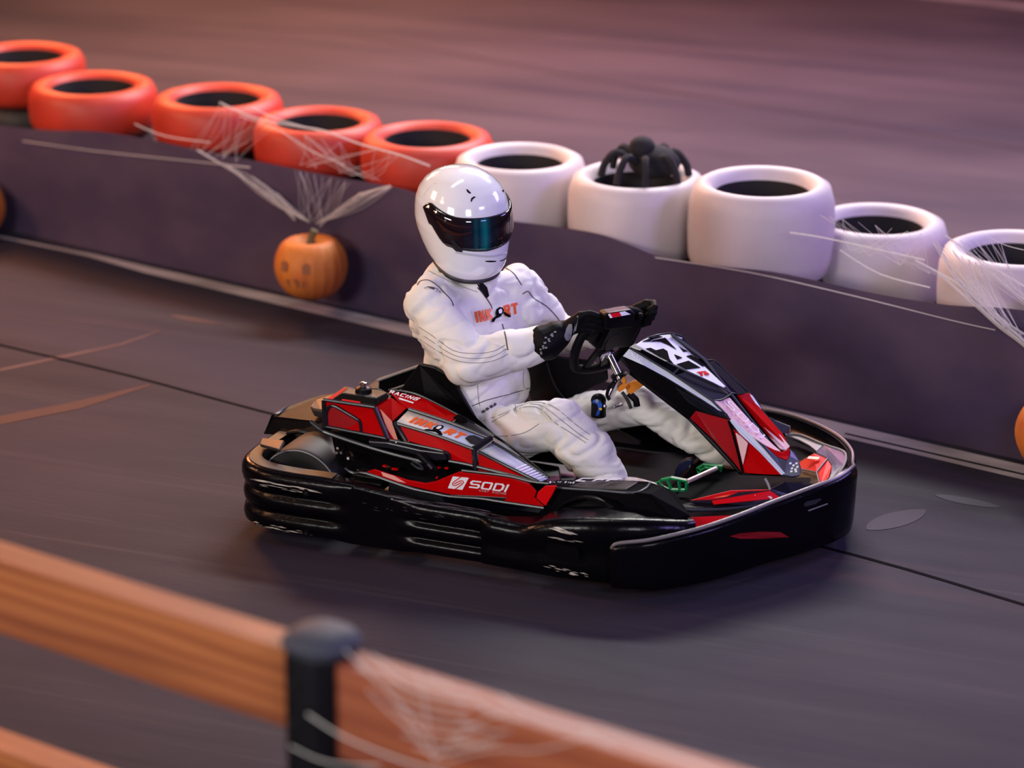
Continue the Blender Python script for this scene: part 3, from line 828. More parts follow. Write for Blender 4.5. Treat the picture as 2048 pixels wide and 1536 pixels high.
# lower nose body inside the bumper
rings = []
for s_, zt in ((0, .03), (.5, .12), (.8, .17), (1.0, .175)):
    pass
mb = MB()
inner = [(.50, -.60, .14), (.60, -.60, .15), (.74, -.46, .165), (.86, -.31, .18), (.95, -.12, .195), (.97, .05, .20), (.88, .22, .195), (.70, .38, .18), (.50, .45, .16)]
mb.loft([[Vector((a, b, .06)) for a, b, z in inner], [Vector((a, b, z)) for a, b, z in inner], [Vector((a * .93 + .02, b * .88, z + .012)) for a, b, z in inner], [Vector((a * .85 + .03, b * .7, z - .01)) for a, b, z in inner]])
nz_ = mb.build('nose_body', M_TRAY, K, ang=50)

# side wing of the nose with red stickers
wing = [(1320, 1012, -.60), (1345, 1006, -.57), (1380, 1003, -.53), (1461, 982, -.44), (1545, 979, -.36), (1572, 995, -.34), (1560, 1003, -.37), (1500, 1012, -.43), (1440, 1018, -.50), (1370, 1020, -.57)]
wg = MB().slab(parts_px(wing), .022).build('nose_wing', M_BLACK, K, bevel=.003, smooth=False)
MB().tube(cr(parts_px([(1320, 1013, -.603), (1370, 1020, -.575), (1440, 1019, -.505), (1500, 1013, -.435), (1562, 1003, -.372)]), 4), .0045, 6).build('wing_edge', M_GREYP, wg)
panel('red_sticker', parts_px([(1381, 1001, -.530), (1400, 996, -.51), (1462, 981, -.44), (1540, 979, -.365), (1500, 988, -.405), (1421, 1000, -.49)]), M_RED2, wg, .004)
panel('red_sticker', parts_px([(1424, 1001, -.492), (1541, 981, -.366), (1563, 996, -.352), (1500, 1002, -.425), (1428, 1009, -.498)]), M_RED2, wg, .005)
MB().slab(parts_px([(1465, 1000, -.452), (1500, 992, -.412), (1512, 990, -.402), (1500, 997, -.417), (1512, 998, -.408), (1468, 1003, -.455)]), .0025).build('white_arrow', M_WHITE, wg, smooth=False)
MB().slab(parts_px([(1532, 996, -.383), (1536, 993, -.38), (1542, 993, -.375), (1545, 996, -.373), (1541, 999, -.377), (1534, 999, -.38)]), .0025).build('white_dot', M_WHITE, wg, smooth=False)
MB().slab(parts_px([(1425, 996, -.488), (1450, 991, -.462), (1462, 989, -.452), (1448, 994, -.466)]), .0035).build('orange_flash', M_ORANGE, wg, smooth=False)
# red panel under the wing, partly behind the nose rim
panel('red_panel', parts_px([(1361, 1037, -.60), (1372, 1035, -.59), (1478, 1030, -.47), (1500, 1033, -.45), (1440, 1050, -.52), (1396, 1060, -.575), (1386, 1058, -.585)]), M_RED2, nz_, .006, away=(0, -1, 0.3))
# red patch and shield on the outer face of the bumper
NT = bvh(nb)
decal_px('red_patch', [[(1458, 1072), (1480, 1066), (1520, 1063), (1560, 1064), (1578, 1074), (1520, 1077), (1480, 1077)]], NT, mat('dull_red', (0.22, 0.004, 0.008), .35), nb, off=.002)
decal_px('grey_emblem', [[(1606, 1008), (1612, 1003), (1640, 996), (1642, 999), (1630, 1008), (1610, 1013)]], NT, M_GREYP, nb, off=.002)
decal_px('white_scratch', [[(1615, 1020), (1654, 1006), (1655, 1008), (1617, 1022)]], NT, M_GREYPR, nb, off=.002)

# nose top: red cluster, clear and grey lip
lip_in = [(1570, 868, .22), (1600, 874, .20), (1622, 890, .15), (1636, 905, .10)]
panel('grey_lip', [PZ(1571, 869, .225), PZ(1600, 870, .235), PZ(1625, 878, .24), PZ(1647, 889, .245), PZ(1633, 902, .24), PZ(1618, 890, .235), PZ(1598, 879, .23)], M_GREYPR, nz_, .008)
panel('clear_lip', [PZ(1648, 889, .247), PZ(1668, 893, .25), PZ(1685, 901, .25), PZ(1691, 914, .25), PZ(1688, 930, .248), PZ(1676, 950, .245), PZ(1655, 965, .235), PZ(1662, 945, .245), PZ(1664, 930, .25), PZ(1655, 915, .25), PZ(1632, 904, .245)], M_CLEAR, nz_, .005)
MB().tube(cr([PZ(1571, 869, .228), PZ(1600, 869, .238), PZ(1647, 888, .248), PZ(1685, 901, .252), PZ(1692, 914, .252), PZ(1688, 930, .25), PZ(1676, 951, .246)], 4), .004, 6).build('lip_edge', M_GREYPR, nz_)
tp = MB().slab([PZ(1590, 925, .20), PZ(1628, 905, .235), PZ(1656, 915, .24), PZ(1665, 930, .238), PZ(1656, 956, .232), PZ(1640, 973, .22), PZ(1600, 965, .19), PZ(1588, 950, .19)], .05).build('nose_tip', M_BLACK, nz_, bevel=.004, smooth=False)
panel('red_sticker', [PZ(1596, 926, .206), PZ(1628, 906, .240), PZ(1654, 916, .245), PZ(1633, 943, .225), PZ(1602, 937, .206)], M_RED2, tp, .004)
panel('red_sticker', [PZ(1655, 919, .246), PZ(1664, 932, .243), PZ(1657, 955, .238), PZ(1641, 969, .226), PZ(1635, 946, .226)], M_RED2, tp, .004)
MB().tube([PZ(1602, 938, .21), PZ(1633, 944.5, .229), PZ(1654.5, 917, .249)], .0022, 6).build('sticker_edge', M_GREYPR, tp)
MB().tube([PZ(1633, 944.5, .229), PZ(1640, 970, .229)], .0022, 6).build('sticker_edge', M_GREYPR, tp)
MB().slab([PZ(1618, 912, .244), PZ(1640, 914, .246), PZ(1636, 919, .243), PZ(1614, 917, .241)], .0022).build('orange_flash', M_ORANGE, tp, smooth=False)
# upright inside nose
panel('nose_shelf', parts_px([(1540, 978, -.34), (1570, 963, -.28), (1640, 972, -.16), (1590, 992, -.28), (1566, 996, -.33)]), M_BLACK, nz_, .01)
MB().tube(cr(parts_px([(1530, 957, -.34), (1536, 968, -.345), (1540, 980, -.35)]), 4), .004, 6).build('tie_rod_end', M_GREYPR, nz_)

# pontoon in front of the red pod (black, with lettered deck) and its wheel arch
deck = [(1094, 968, -.62), (1112, 960, -.52), (1180, 957, -.50), (1296, 962, -.50), (1326, 972, -.52), (1265, 984, -.62), (1180, 979, -.62), (1110, 976, -.62)]
pn = MB()
pn.slab(parts_px(deck), .012)
pn.slab(parts_px([(1112, 973, -.622), (1265, 984, -.622), (1296, 990, -.622), (1330, 1012, -.63), (1352, 1040, -.64), (1268, 1042, -.64), (1255, 1018, -.635), (1235, 1003, -.632), (1205, 996, -.630), (1175, 999, -.630), (1152, 1012, -.632), (1138, 1036, -.64), (1088, 1040, -.64), (1090, 1011, -.64)]), .012, (0, -1, .2))
pn.slab(parts_px([(1265, 984, -.622), (1326, 971, -.52), (1352, 984, -.53), (1380, 1030, -.60), (1352, 1040, -.64), (1300, 990, -.628)]), .012)
pt = pn.build('side_pontoon', M_TRAY, K, bevel=.004, seg=3, smooth=False)
pt['label'] = 'black pontoon between the red pod and the nose'
MB().tube(cr(parts_px([(1096, 974, -.624), (1150, 978, -.624), (1200, 981, -.624), (1264, 986, -.624), (1290, 978, -.58), (1300, 966, -.52)]), 4), .0045, 8).build('deck_edge', M_GREYP, pt)
panel('deck_sticker', parts_px([(1118, 971, -.612), (1132, 961, -.530), (1250, 961, -.518), (1276, 964, -.520), (1252, 978, -.606), (1180, 976, -.612)]), M_TAUPE, pt, .0135)
for k, (u0, ch) in enumerate(((1150, 'C'), (1186, 'F'), (1213, 'F'))):
    letter('deck_lettering', ch, [PY(u0, 966, -.555) , PY(u0 + 22, 959 + .5, -.528), PY(u0 + 30, 960.5, -.528), PY(u0 + 8, 967.5, -.560)], M_WHITE, pt, sw=.30, lift=.003) if False else None
def quadpx(a, ys): return [PY(u, v, y) for (u, v), y in zip(a, ys)]
for u0, ch in ((1149, 'C'), (1183, 'F'), (1210, 'F')):
    letter('deck_lettering', ch, [PY(u0, 965.5 + 2, -.585), PY(u0 + 20, 968.5, -.585), PY(u0 + 36, 961.5, -.535), PY(u0 + 18, 960.5, -.535)], M_WHITE, pt, sw=.24, lift=.008)
for i in range(10):
    u = 1098 + i * 5.2
    MB().slab([PY(u, 964 + (i % 2) * 2, -.575), PY(u + 3.5, 962 + (i % 3), -.56), PY(u + 5, 964.5 + (i % 2), -.565), PY(u + 1.5, 967, -.585)], .0012).build('checker_mark', M_WHITE, pt, smooth=False)
# front wheel arch lining inside
MB().lathe([(.150, -.04), (.158, -.04), (.158, .06), (.150, .06)], (.375, -.62, .128), 'Y', 40, closed=True).build('arch_lining', M_BLACK, pt)

# red side pod -----------------------------------------------------------------
pod = empty('side_pod'); pod.parent = K
pod['label'] = 'red side pod with black edging, silver top and a filler cap'
YA, YB, YC = -.585, -.50, -.43
# fuel tank block at its rear
a1, a2, a3, a4 = PY(648, 801, YA), PY(751, 816, YA), PY(777, 879, YA - .01), PY(650, 854, YA)
t1, t2 = PY(689, 775, YB + .03), PY(783, 795, YB + .02)
mb = MB()
core = [a1, a2, a3, a4]
ins = [Vector((p.x, YC, p.z - .0)) for p in core]
mb.loft([[p + Vector((0, .004, 0)) for p in core], ins])
mb.build('tank_block', M_BLACK, pod, bevel=.004, smooth=False)
panel('red_face', [a1, a2, a3, a4], M_RED, pod, .006)
panel('red_top', [a1, t1, t2, a2], M_RED, pod, .006)
trim = MB()
def T(pts, r=.0065, k=4, sm=True): trim.tube(cr(pts, k) if sm else pts, r, 8)
def o_(p, d=.004): return Vector(p) + Vector((0, -d, d))
T([o_(a1), o_(a2)], .006); T([o_(a2), o_(a3)], .008); T([o_(a1), o_(a4)], .007); T([o_(a4), o_(a3)], .006)
T([PY(653, 853, YA - .005), PY(652, 828, YA - .005), PY(657, 815, YA - .005), PY(668, 812, YA - .005), PY(690, 824, YA - .005), PY(712, 837, YA - .005), PY(720, 845, YA - .005), PY(723, 868, YA - .005)], .0055)
panel('red_inset', [PY(652, 826, YA - .002), PY(660, 816, YA - .002), PY(670, 815, YA - .002), PY(712, 839, YA - .002), PY(718, 848, YA - .002), PY(720, 866, YA - .003), PY(652, 852, YA - .002)], mat('dark_red_plastic', (0.30, 0.003, 0.006), .35), pod, .003)
# filler cap
base = [PY(665, 799, YA + .010), PY(690, 777, YB + .03), PY(776, 790, YB + .03), PY(779, 797, YB + .0), PY(752, 812, YA + .008)]
capb = MB()
top = [PY(683, 786, YA + .025), PY(695, 776, YB + .02), PY(757, 776, YB + .03), PY(776, 785, YB + .02), PY(753, 796, YA + .025)]
low = [p + Vector((0, 0, -.040)) for p in top]
low = [PY(662, 800, YA + .006), PY(690, 779, YB + .03), PY(770, 782, YB + .045), PY(779, 796, YB + .005), PY(752, 812, YA + .006)]
capb.loft([low, [l * .35 + t * .65 for l, t in zip(low, top)], top])
cp = capb.build('filler_housing', M_BLACK, pod, bevel=.006, seg=3, smooth=True, ang=50)
panel('cap_top', [t + Vector((0, 0, .001)) for t in [Vector(p) * .92 + sum(top, Vector()) / 5 * .08 for p in top]], M_TAUPE, cp, .004)
cc = PY(727, 781, YB - .02)
MB().lathe([(.028, -.004), (.026, .008), (.018, .014), (.001, .015)], cc, n=24).build('cap_base', M_BLACK, cp)
MB().lathe([(.010, .012), (.010, .020), (.013, .022), (.012, .028), (.005, .030), (.001, .030)], cc, n=16).build('cap_bolt', M_CHROME, cp)
panel('red_slot', [PY(682, 801, YA + .002), PY(684, 798, YA + .004), PY(720, 803, YA + .004), PY(722, 808, YA + .002)], M_RED2, cp, .003)
# bevel between tank and wedge; its pale face has glare painted in
b1, b2 = PY(813, 816, YB), PY(790, 846, YA)
panel('red_bevel', [a2, t2, b1, PY(785, 843, YA + .01), PY(797, 884, YA), a3], M_RED, pod, .006)
panel('bevel_glare', [PY(760, 818, YA - .002), PY(783, 842, YA - .002), PY(797, 884, YA - .003), PY(780, 878, YA - .003)], mat('pale_red_glare', (0.75, 0.28, 0.22), .3), pod, .002)
# wedge: near face, sloping silver top, inner red strip
A_ = [PY(790, 847, YA), PY(868, 870, YA), PY(949, 900, YA)]
A2 = [PY(957, 904, YA), PY(1010, 931, YA), PY(1077, 964, YA - .01)]
B_ = [PY(818, 819, YB), PY(900, 846, YB), PY(980, 877, YB)]
B2 = [PY(985, 884, YB), PY(1040, 917, YB), PY(1097, 956, YB - .015)]
Lw = [PY(809, 880, YA - .012), PY(896, 905, YA - .012), PY(899, 921, YA - .012), PY(947, 931, YA - .012)]
panel('red_side', [A_[0], A_[1], A_[2], Lw[3], Lw[2], Lw[1], Lw[0]], M_RED, pod, .006)
panel('red_side', [A2[0], A2[1], PY(1066, 962, YA - .01), PY(1046, 956, YA - .014), PY(956, 941, YA - .012)], M_RED, pod, .006)
tpn = MB().add(A_ + B_, [(0, 1, 4, 3), (1, 2, 5, 4)]).build('silver_top', M_SILVER, pod, ang=30)
m_ = tpn.modifiers.new('s', 'SOLIDIFY'); m_.thickness = .005; m_.offset = -1
tp2 = MB().add(A2 + B2, [(0, 1, 4, 3), (1, 2, 5, 4)]).build('silver_top', M_SILVER, pod, ang=30)
m_ = tp2.modifiers.new('s', 'SOLIDIFY'); m_.thickness = .005; m_.offset = -1
C_ = [PY(777, 780, YC), PY(812, 783, YC), PY(851, 796, YC), PY(885, 812, YC), PY(919, 831, YC)]
panel('red_inner_strip', [C_[0], C_[2], C_[4], PY(905, 841, YB + .002), PY(860, 828, YB + .002), PY(812, 814, YB + .002), PY(796, 800, YB + .01)], M_RED, pod, .006)
panel('brown_inner_strip', [C_[4], PY(955, 850, YC), PY(989, 871, YC - .01), PY(982, 879, YB + .004), PY(905, 846, YB + .003)], M_TAUPE, pod, .006)
T([PY(777, 780, YC), PY(812, 783, YC), PY(851, 796, YC), PY(919, 831, YC), PY(989, 871, YC - .01), PY(1040, 908, YC - .03), PY(1098, 955, YB - .01)], .004)
T([o_(p, .002) for p in (B_[0], B_[1], B_[2])], .006); T([o_(p, .002) for p in (A_[0], A_[1], A_[2])], .0055)
T([o_(A_[2]), o_(B_[2] + Vector((.004, 0, 0)))], .010); T([o_(A_[2], .004), PY(951, 938, YA - .016)], .009)
T([o_(p, .002) for p in (A2[0], A2[1], A2[2])], .0055); T([o_(p, .002) for p in (B2[0], B2[1], B2[2])], .004)
T([o_(A_[0]), PY(800, 862, YA - .006), PY(812, 882, YA - .012)], .008)
T([PY(780, 880, YA - .014), PY(840, 892, YA - .016), PY(893, 905, YA - .016), PY(898, 920, YA - .016)], .005)
T([PY(898, 922, YA - .014), PY(948, 932, YA - .014), PY(1046, 957, YA - .014), PY(1076, 965, YA - .012)], .006)
trim.build('edge_trim', M_TUBE, pod)
# dark handle hole and black badge
panel('handle_hole', [PY(931, 878, YA + .040), PY(938, 872, YA + .058), PY(950, 872, YA + .066), PY(968, 880, YA + .062), PY(958, 892, YA + .022), PY(942, 888, YA + .018)], M_TUBE, pod, .002, away=(0, -.5, 1)).location = (0, -.003, .004)
MB().slab([PY(907, 838, YB + .02) + Vector((0, 0, .006)), PY(915, 832, YC - .01) + Vector((0, 0, .006)), PY(930, 838, YC - .01) + Vector((0, 0, .006)), PY(935, 847, YB + .02) + Vector((0, 0, .006)), PY(926, 849, YB + .01) + Vector((0, 0, .006))], .003).build('black_badge', M_DKPRINT, pod, smooth=False)
# lettering: INK (kart) ART
def onq(s, t):      # silver top parametrised
    s3 = s * 2
    i = min(1, int(s3)); f = s3 - i
    A = A_[i].lerp(A_[i + 1], f); B = B_[i].lerp(B_[i + 1], f)
    return A.lerp(B, t)
def letter_on(text, s0, s1, t0, t1, m, parent, fn, sw, gap, lean=0.0, name='lettering', lift=.0012, th=.0008):
    mb = MB()
    for k, q in enumerate(strokes(text, sw, gap, .42)):
        pts = []
        for a, b in q:
            pts.append(fn(s0 + (s1 - s0) * a + lean * b, t0 + (t1 - t0) * b))
        n = newell(pts)
        if n.dot(Vector(CAM) - pts[0]) < 0: n = -n
        pts = [p + n * (lift + th + k * .00002) for p in pts]
        mb.slab(pts, th, n)
    return mb.build(name, m, parent, smooth=False)
letter_on('INK', .115, .40, .24, .74, M_ORANGE, tpn, onq, .34, .14, .02)
letter_on('RT', .545, .76, .24, .74, M_ORANGE, tpn, onq, .34, .14, .02)
def kart_icon(fn, parent, s0, s1, t0, t1, lift=.0014):
    """small black pictogram of a helmeted driver in a kart"""
    polys_b = [[(.35, .30), (.28, .55), (.36, .82), (.50, .92), (.64, .84), (.68, .62), (.62, .42), (.74, .40), (.95, .22), (1.0, .05), (.90, .02), (.76, .14), (.58, .20), (.40, .16), (.20, .12), (.12, .0), (0, .02), (.04, .18), (.2, .28)]]
    polys_w = [[(.42, .50), (.42, .72), (.52, .80), (.60, .70), (.58, .52), (.50, .46)]]
    for nm, polys, m, l in (('pictogram', polys_b, M_DKPRINT, lift), ('pictogram_helmet', polys_w, M_WHITE, lift + .0012)):
        mb = MB()
        for q in polys:
            pts = [fn(s0 + (s1 - s0) * a, t0 + (t1 - t0) * b) for a, b in q]
            n = newell(pts)
            if n.dot(Vector(CAM) - pts[0]) < 0: n = -n
            mb.slab([p + n * l for p in pts], .0008, n)
        mb.build(nm, m, parent, smooth=False)
kart_icon(onq, tpn, .345, .575, .04, .78)
# fine white bars on the second silver panel
for i in range(7):
    s = .62 + i * .052
    f = lambda s_, t_: (A2[1].lerp(A2[2], s_ * 2 - 1)).lerp(B2[1].lerp(B2[2], s_ * 2 - 1), t_)
    q = [f(s, .12), f(s + .018, .12), f(s + .03, .9), f(s + .012, .9)]
    n = newell(q); n = -n if n.dot(Vector(CAM) - q[0]) < 0 else n
    MB().slab([p + n * .0012 for p in q], .0008, n).build('white_bar', M_WHITE, tp2, smooth=False)
letter('inner_lettering', 'RACING', [PY(778, 788, YC - .02), PY(832, 803.5, YC - .022), PY(842, 799, YC - .008), PY(782, 782, YC - .006)], M_WHITE, pod, sw=.22, lift=.004)
MB().slab([PY(798, 800, YC - .045) + Vector((0, 0, .004)), PY(826, 809, YC - .045) + Vector((0, 0, .004)), PY(828, 807, YC - .038) + Vector((0, 0, .004)), PY(799, 797.5, YC - .038) + Vector((0, 0, .004))], .001).build('white_bar', M_WHITE, pod, smooth=False)
# lower red panel with the maker's lettering
YR = -.655
low_ = [(733, 944), (748, 939), (782, 950), (816, 961), (850, 967), (872, 963), (895, 953), (918, 944), (970, 950), (1021, 957), (1058, 968), (1072, 984), (1068, 996), (1087, 1013), (1040, 1008), (1005, 1001), (960, 993), (901, 989), (860, 981), (816, 971), (780, 960)]
lp = panel('red_lower_panel', [PY(u, v, YR) for u, v in low_], M_RED, pod, .008)
panel('red_lower_panel', [PY(u, v, YR) for u, v in ((1090, 972), (1113, 972), (1103, 992), (1091, 1012), (1072, 996), (1076, 984))], M_RED2, pod, .008)
MB().slab([PY(u, v, YR - .001) for u, v in ((762, 944), (788, 952), (812, 966), (796, 963), (766, 952))], .002).build('glare_patch', mat('pink_glare', (0.80, 0.38, 0.33), .3), lp, smooth=False)  # glare on the red panel painted as a pale pink patch
panel('black_sill', [PY(u, v, YR - .0015) for u, v in ((890, 989), (960, 992), (1014, 995), (1008, 1001), (960, 997), (905, 994))], M_TUBE, lp, .003)
tr2 = MB()
tr2.tube(cr([PY(u, v, YR - .004) for u, v in ((690, 936), (706, 946), (733, 947), (816, 975), (860, 985), (901, 993), (960, 997), (1005, 1004), (1088, 1016))], 4), .0055, 8)
tr2.tube(cr([PY(u, v, YR + .004) for u, v in ((924, 941), (970, 946), (1021, 953), (1062, 963), (1098, 967))], 4), .005, 8)
tr2.build('edge_trim', M_TUBE, pod)
def sq(u0, v0, u1, v1, u2, v2, u3, v3, y): return [PY(u0, v0, y), PY(u1, v1, y), PY(u2, v2, y), PY(u3, v3, y)]
letter('lettering', 'SODi', sq(938, 975, 1012, 984, 1020, 968.5, 943, 960, YR), M_WHITE, lp, sw=.20, gap=.16, lift=.001, wi=.22)
letter('small_lettering', 'KART RACING', sq(958, 982.5, 1012, 989, 1013.5, 985, 959, 979, YR), mat('faint_white_print', (.55, .25, .25), .4), lp, sw=.2, lift=.001)
eq = sq(896, 976, 925, 979.5, 938, 955.5, 906, 952.5, YR)
nq = Vector((0, -1, 0))
def ep(poly, lift): return [bil(eq, a, b) + nq * lift for a, b in poly]
MB().slab(ep([(0, 0), (1, 0), (1, 1), (0, 1)], .0015), .001, nq).build('emblem', M_WHITE, lp, smooth=False)
eb = MB()
sp1 = [bil(eq, a, b) + nq * .0022 for a, b in ((.50, -.02), (.66, .22), (.80, .46), (.82, .62), (.74, .72), (.60, .72), (.48, .62), (.30, .40))]
sp2 = [bil(eq, a, b) + nq * .0022 for a, b in ((.50, 1.02), (.34, .78), (.20, .54), (.18, .38), (.26, .28), (.40, .28), (.52, .38), (.70, .60))]
for s_ in (sp1, sp2): 
    for a, b in zip(s_[:-1], s_[1:]): eb.tube([a, b], .0016, 6)
eb.build('emblem_cut', M_RED2, lp)

# black mechanical bay below the pod
bay = MB()
bay.slab([PY(u, v, -.56) for u, v in ((660, 862), (780, 882), (893, 906), (898, 922), (1000, 948), (1088, 968), (1088, 1016), (900, 995), (760, 965), (680, 950))], .03, (0, -1, .3))
bay.build('inner_side_panel', M_TRAY, K, bevel=.003, smooth=False)
MB().slab([PY(u, v, -.62) for u, v in ((735, 882), (775, 885), (840, 900), (888, 906), (893, 921), (870, 922), (840, 912), (780, 898), (740, 893))], .03, (0, -1, .4)).build('bay_shelf', M_TUBE, K, bevel=.004, smooth=False)
en = empty('engine'); en.parent = K
MB().box((-.25, -.56, .17), (.20, .10, .12)).build('crankcase', M_STEEL, en, bevel=.012)
for k in range(6): MB().box((-.42, -.57, .115 + k * .022), (.10, .10, .008)).build('cooling_fin', M_STEEL, en, bevel=.002)
MB().tube(cr([PY(700, 925, -.64), PY(706, 912, -.64), PY(700, 906, -.62), PY(694, 916, -.62)], 5), .006, 8).build('hose', M_BLACK, en)
MB().tube(cr([PY(836, 908, -.645), PY(852, 923, -.650), PY(862, 934, -.650), PY(870, 944, -.64)], 4), [.012] * 13, 10).build('lever', M_BLACK, en)
MB().tube([PY(856, 928, -.660), PY(864, 937, -.660)], .0045, 6).build('lever_grip', M_CHROME, en)
MB().tube(cr([PY(826, 922, -.63), PY(838, 928, -.635), PY(846, 938, -.635), PY(836, 936, -.63), PY(822, 926, -.63)], 4), .004, 6).build('cable', M_CHROME if False else M_GREYP, en)
for (u, v) in ((676, 896), (683, 905), (674, 905), (697, 916), (716, 938), (793, 886), (813, 884), (775, 936)):
    p = PY(u, v, -.60 if v < 900 else -.645)
    MB().cyl(p + Vector((0, .02, 0)), p + Vector((0, -.004, 0)), .005, n=8).build('bolt', M_CHROME, en)
for (u, v, w_) in ((770, 932, 8), (790, 938, 12), (878, 935, 5), (893, 936, 6), (874, 955, 3)):
    p = PY(u, v, -.60); MB().box(p, (w_ / 580, .01, .005)).build('red_clip', M_RED2, en)

# rear: engine cover, pad, wheel guard plate
cov = MB()
cov.slab([PY(526, 868, -.36), PY(543, 832, -.36), PY(646, 844, -.44), PY(650, 900, -.50), PY(600, 880, -.42), PY(573, 871, -.40)], .01, (-1, -1, .2))
cov.slab([PY(543, 832, -.36), PY(578, 811, -.25), PY(623, 795, -.15), PY(652, 788, -.10), PY(690, 786, -.15), PY(660, 810, -.35), PY(646, 844, -.44)], .075, (0, 0, 1))
cv = cov.build('engine_cover', M_BLACK, K, bevel=.004, smooth=False)
cv['label'] = 'black rear engine cover behind the red pod'
panel('grey_flash', [PY(549, 829, -.352) , PY(576, 812, -.262), PY(566, 822, -.30), PY(558, 829, -.345)], M_GREYPR, cv, .004, away=(0, 0, 1)).location = (0, 0, .004)
pd = MB().slab([PY(620, 811, -.40), PY(628, 800, -.33), PY(650, 789, -.28), PY(690, 780, -.3), PY(690, 812, -.42), PY(640, 822, -.43), PY(624, 819, -.42)], .03, (0, 0, 1)).build('rear_pad', M_TAUPE, K, bevel=.008, seg=3, smooth=False)
MB().slab([PY(519, 888, -.62), PY(524, 875, -.56), PY(568, 880, -.62), PY(558, 899, -.68)], .012, (0, 0, 1)).build('wheel_guard', M_TAUPE, K, bevel=.003, smooth=False)
MB().tube(cr([PY(573, 872, -.44), PY(580, 866, -.44), PY(600, 863, -.44), PY(622, 869, -.44), (PY(632, 877, -.44))], 4), .008, 8).build('wheel_hoop', M_BLACK, K)
for (u, v) in ((515, 911), (530, 912)):
    p = PZ(u, v, .20); MB().lathe([(.012, 0), (.012, .01), (.006, .014), (.001, .014)], p, n=12).build('bolt', M_CHROME, K)

# far side: low pod, rear far guard and stay rods
far = MB()
far.loft([[Vector((x, y, z)) for y, z in ((.34, .06), (.56, .06), (.57, .15 + dz), (.50, .19 + dz), (.36, .18 + dz))] for x, dz in ((-.52, -.05), (-.35, -.01), (-.1, .03), (.08, .0))])
far.build('far_side_pod', M_TRAY, K, bevel=.01, smooth=False)
MB().slab([PY(757, 760, -.03), PY(843, 729, -.03), PY(880, 740, -.03), PY(960, 850, -.03), PY(810, 830, -.03), PY(755, 800, -.03)], .02, (0, -1, .2)).build('rear_guard_panel', M_TRAY, K, bevel=.004, smooth=False)
MB().tube([PY(755, 761, -.035), PY(843, 730, -.035)], .005, 6).build('stay_rod', M_GREYPR, K)
MB().tube([PY(780, 780, -.06), PY(864, 752, -.06)], .003, 6).build('stay_rod', M_GREYPR, K)
MB().tube([PY(784, 786, -.06), PY(866, 757, -.06)], .003, 6).build('stay_rod', M_GREYPR, K)
MB().tube([PY(866, 757, -.06), PY(845, 792, -.06)], .003, 6).build('stay_rod', M_GREYPR, K)
MB().tube(cr([PY(812, 788, -.1), PY(826, 783, -.1), PY(842, 790, -.1), PY(838, 800, -.1)], 4), .006, 8).build('hose', M_STEEL, K)
MB().tube(cr([PY(866, 800, -.2), PY(880, 790, -.2), PY(896, 796, -.2), PY(884, 808, -.2)], 4), .005, 8).build('hose', M_GREYP, K)

# seat shell
seat = MB(); rings = []
YS = -.085
for i in range(9):
    t = i / 8
    # back of the seat, from the pan up; each ring is a horizontal U
    z = .07 + .29 * t; xb = -.36 - .11 * t; hw = .195 + .015 * math.sin(t * 3); fw = .30 * (1 - t) ** 1.2 + .06
    ring = []
    for k in range(13):
        a = math.pi * (k / 12)
        yy = math.cos(a); xx = -math.sin(a)
        xk = xb + .10 + (.10 * xx if abs(yy) < .99 else 0)
        if k == 0 or k == 12: xk = xb + .10 + fw
        elif k == 1 or k == 11: xk = xb + .10 + fw * .45; yy = math.copysign(1, yy)
        ring.append(Vector((xk, YS + yy * hw, z)))
    rings.append(ring)
st_ = seat.loft(rings, caps=False, closed=False).build('seat', M_TRAY, K, ang=60)
m_ = st_.modifiers.new('s', 'SOLIDIFY'); m_.thickness = .012
st_.modifiers.new('sub', 'SUBSURF').render_levels = 2
MB().slab([(-.40, YS - .18, .085), (-.02, YS - .18, .07), (.06, YS, .085), (-.02, YS + .18, .07), (-.40, YS + .18, .085)], .02, (0, 0, 1)).build('seat_cushion', M_BLACK, K, bevel=.008)
# near bolster: dark edge left of the driver
sd = MB().slab([PY(838, 727, -.29), PY(868, 734, -.29), PY(890, 746, -.29), PY(912, 770, -.29), (PY(960, 855, -.29)), PY(985, 872, -.30), PY(925, 835, -.30), PY(850, 795, -.30), PY(800, 780, -.28)], .02, (0, -1, .2)).build('seat_side', M_BLACK, K, bevel=.006, smooth=False)
# far bolster right of the torso with piping
fs = MB().slab([PY(1050, 722, .15), PY(1095, 712, .15), PY(1128, 716, .15), PY(1175, 722, .15), PY(1212, 738, .15), PY(1214, 762, .15), PY(1190, 772, .15), PY(1130, 806, .15), PY(1060, 800, .15)], .02, (0, -1, .3)).build('seat_side', M_BLACK, K, bevel=.006, smooth=False)
MB().tube(cr([PY(1094, 726, .140), PY(1102, 752, .140), PY(1114, 778, .140), PY(1132, 800, .140)], 4), .003, 6).build('piping', M_GREYP, fs)

# far tunnel panel with grey top
tn = MB()
tn.slab([PY(u, v, .34) for u, v in ((1165, 838), (1178, 843), (1290, 855), (1373, 882), (1446, 926), (1475, 962), (1478, 1005), (1300, 1005), (1165, 950))], .03, (0, -1, .3))
tn.slab([PY(1165, 836, .37), PY(1291, 848, .37), PY(1290, 856, .34), PY(1178, 845, .34)], .02, (0, 0, 1))
tb = tn.build('far_tunnel_panel', M_TRAY, K, bevel=.006, seg=3, smooth=False)
MB().tube(cr([PY(u, v, .335) for u, v in ((1178, 846), (1230, 850), (1289, 856), (1332, 868), (1375, 884), (1410, 904), (1447, 928), (1468, 956))], 4), .0065, 8).build('panel_edge', M_TUBE, tb)
panel('grey_top', [PY(1291, 845, .345), PY(1336, 832, .46), PY(1412, 865, .46), PY(1385, 873.5, .345)], M_TAUPE, tb, .008, away=(0, 0, 1))
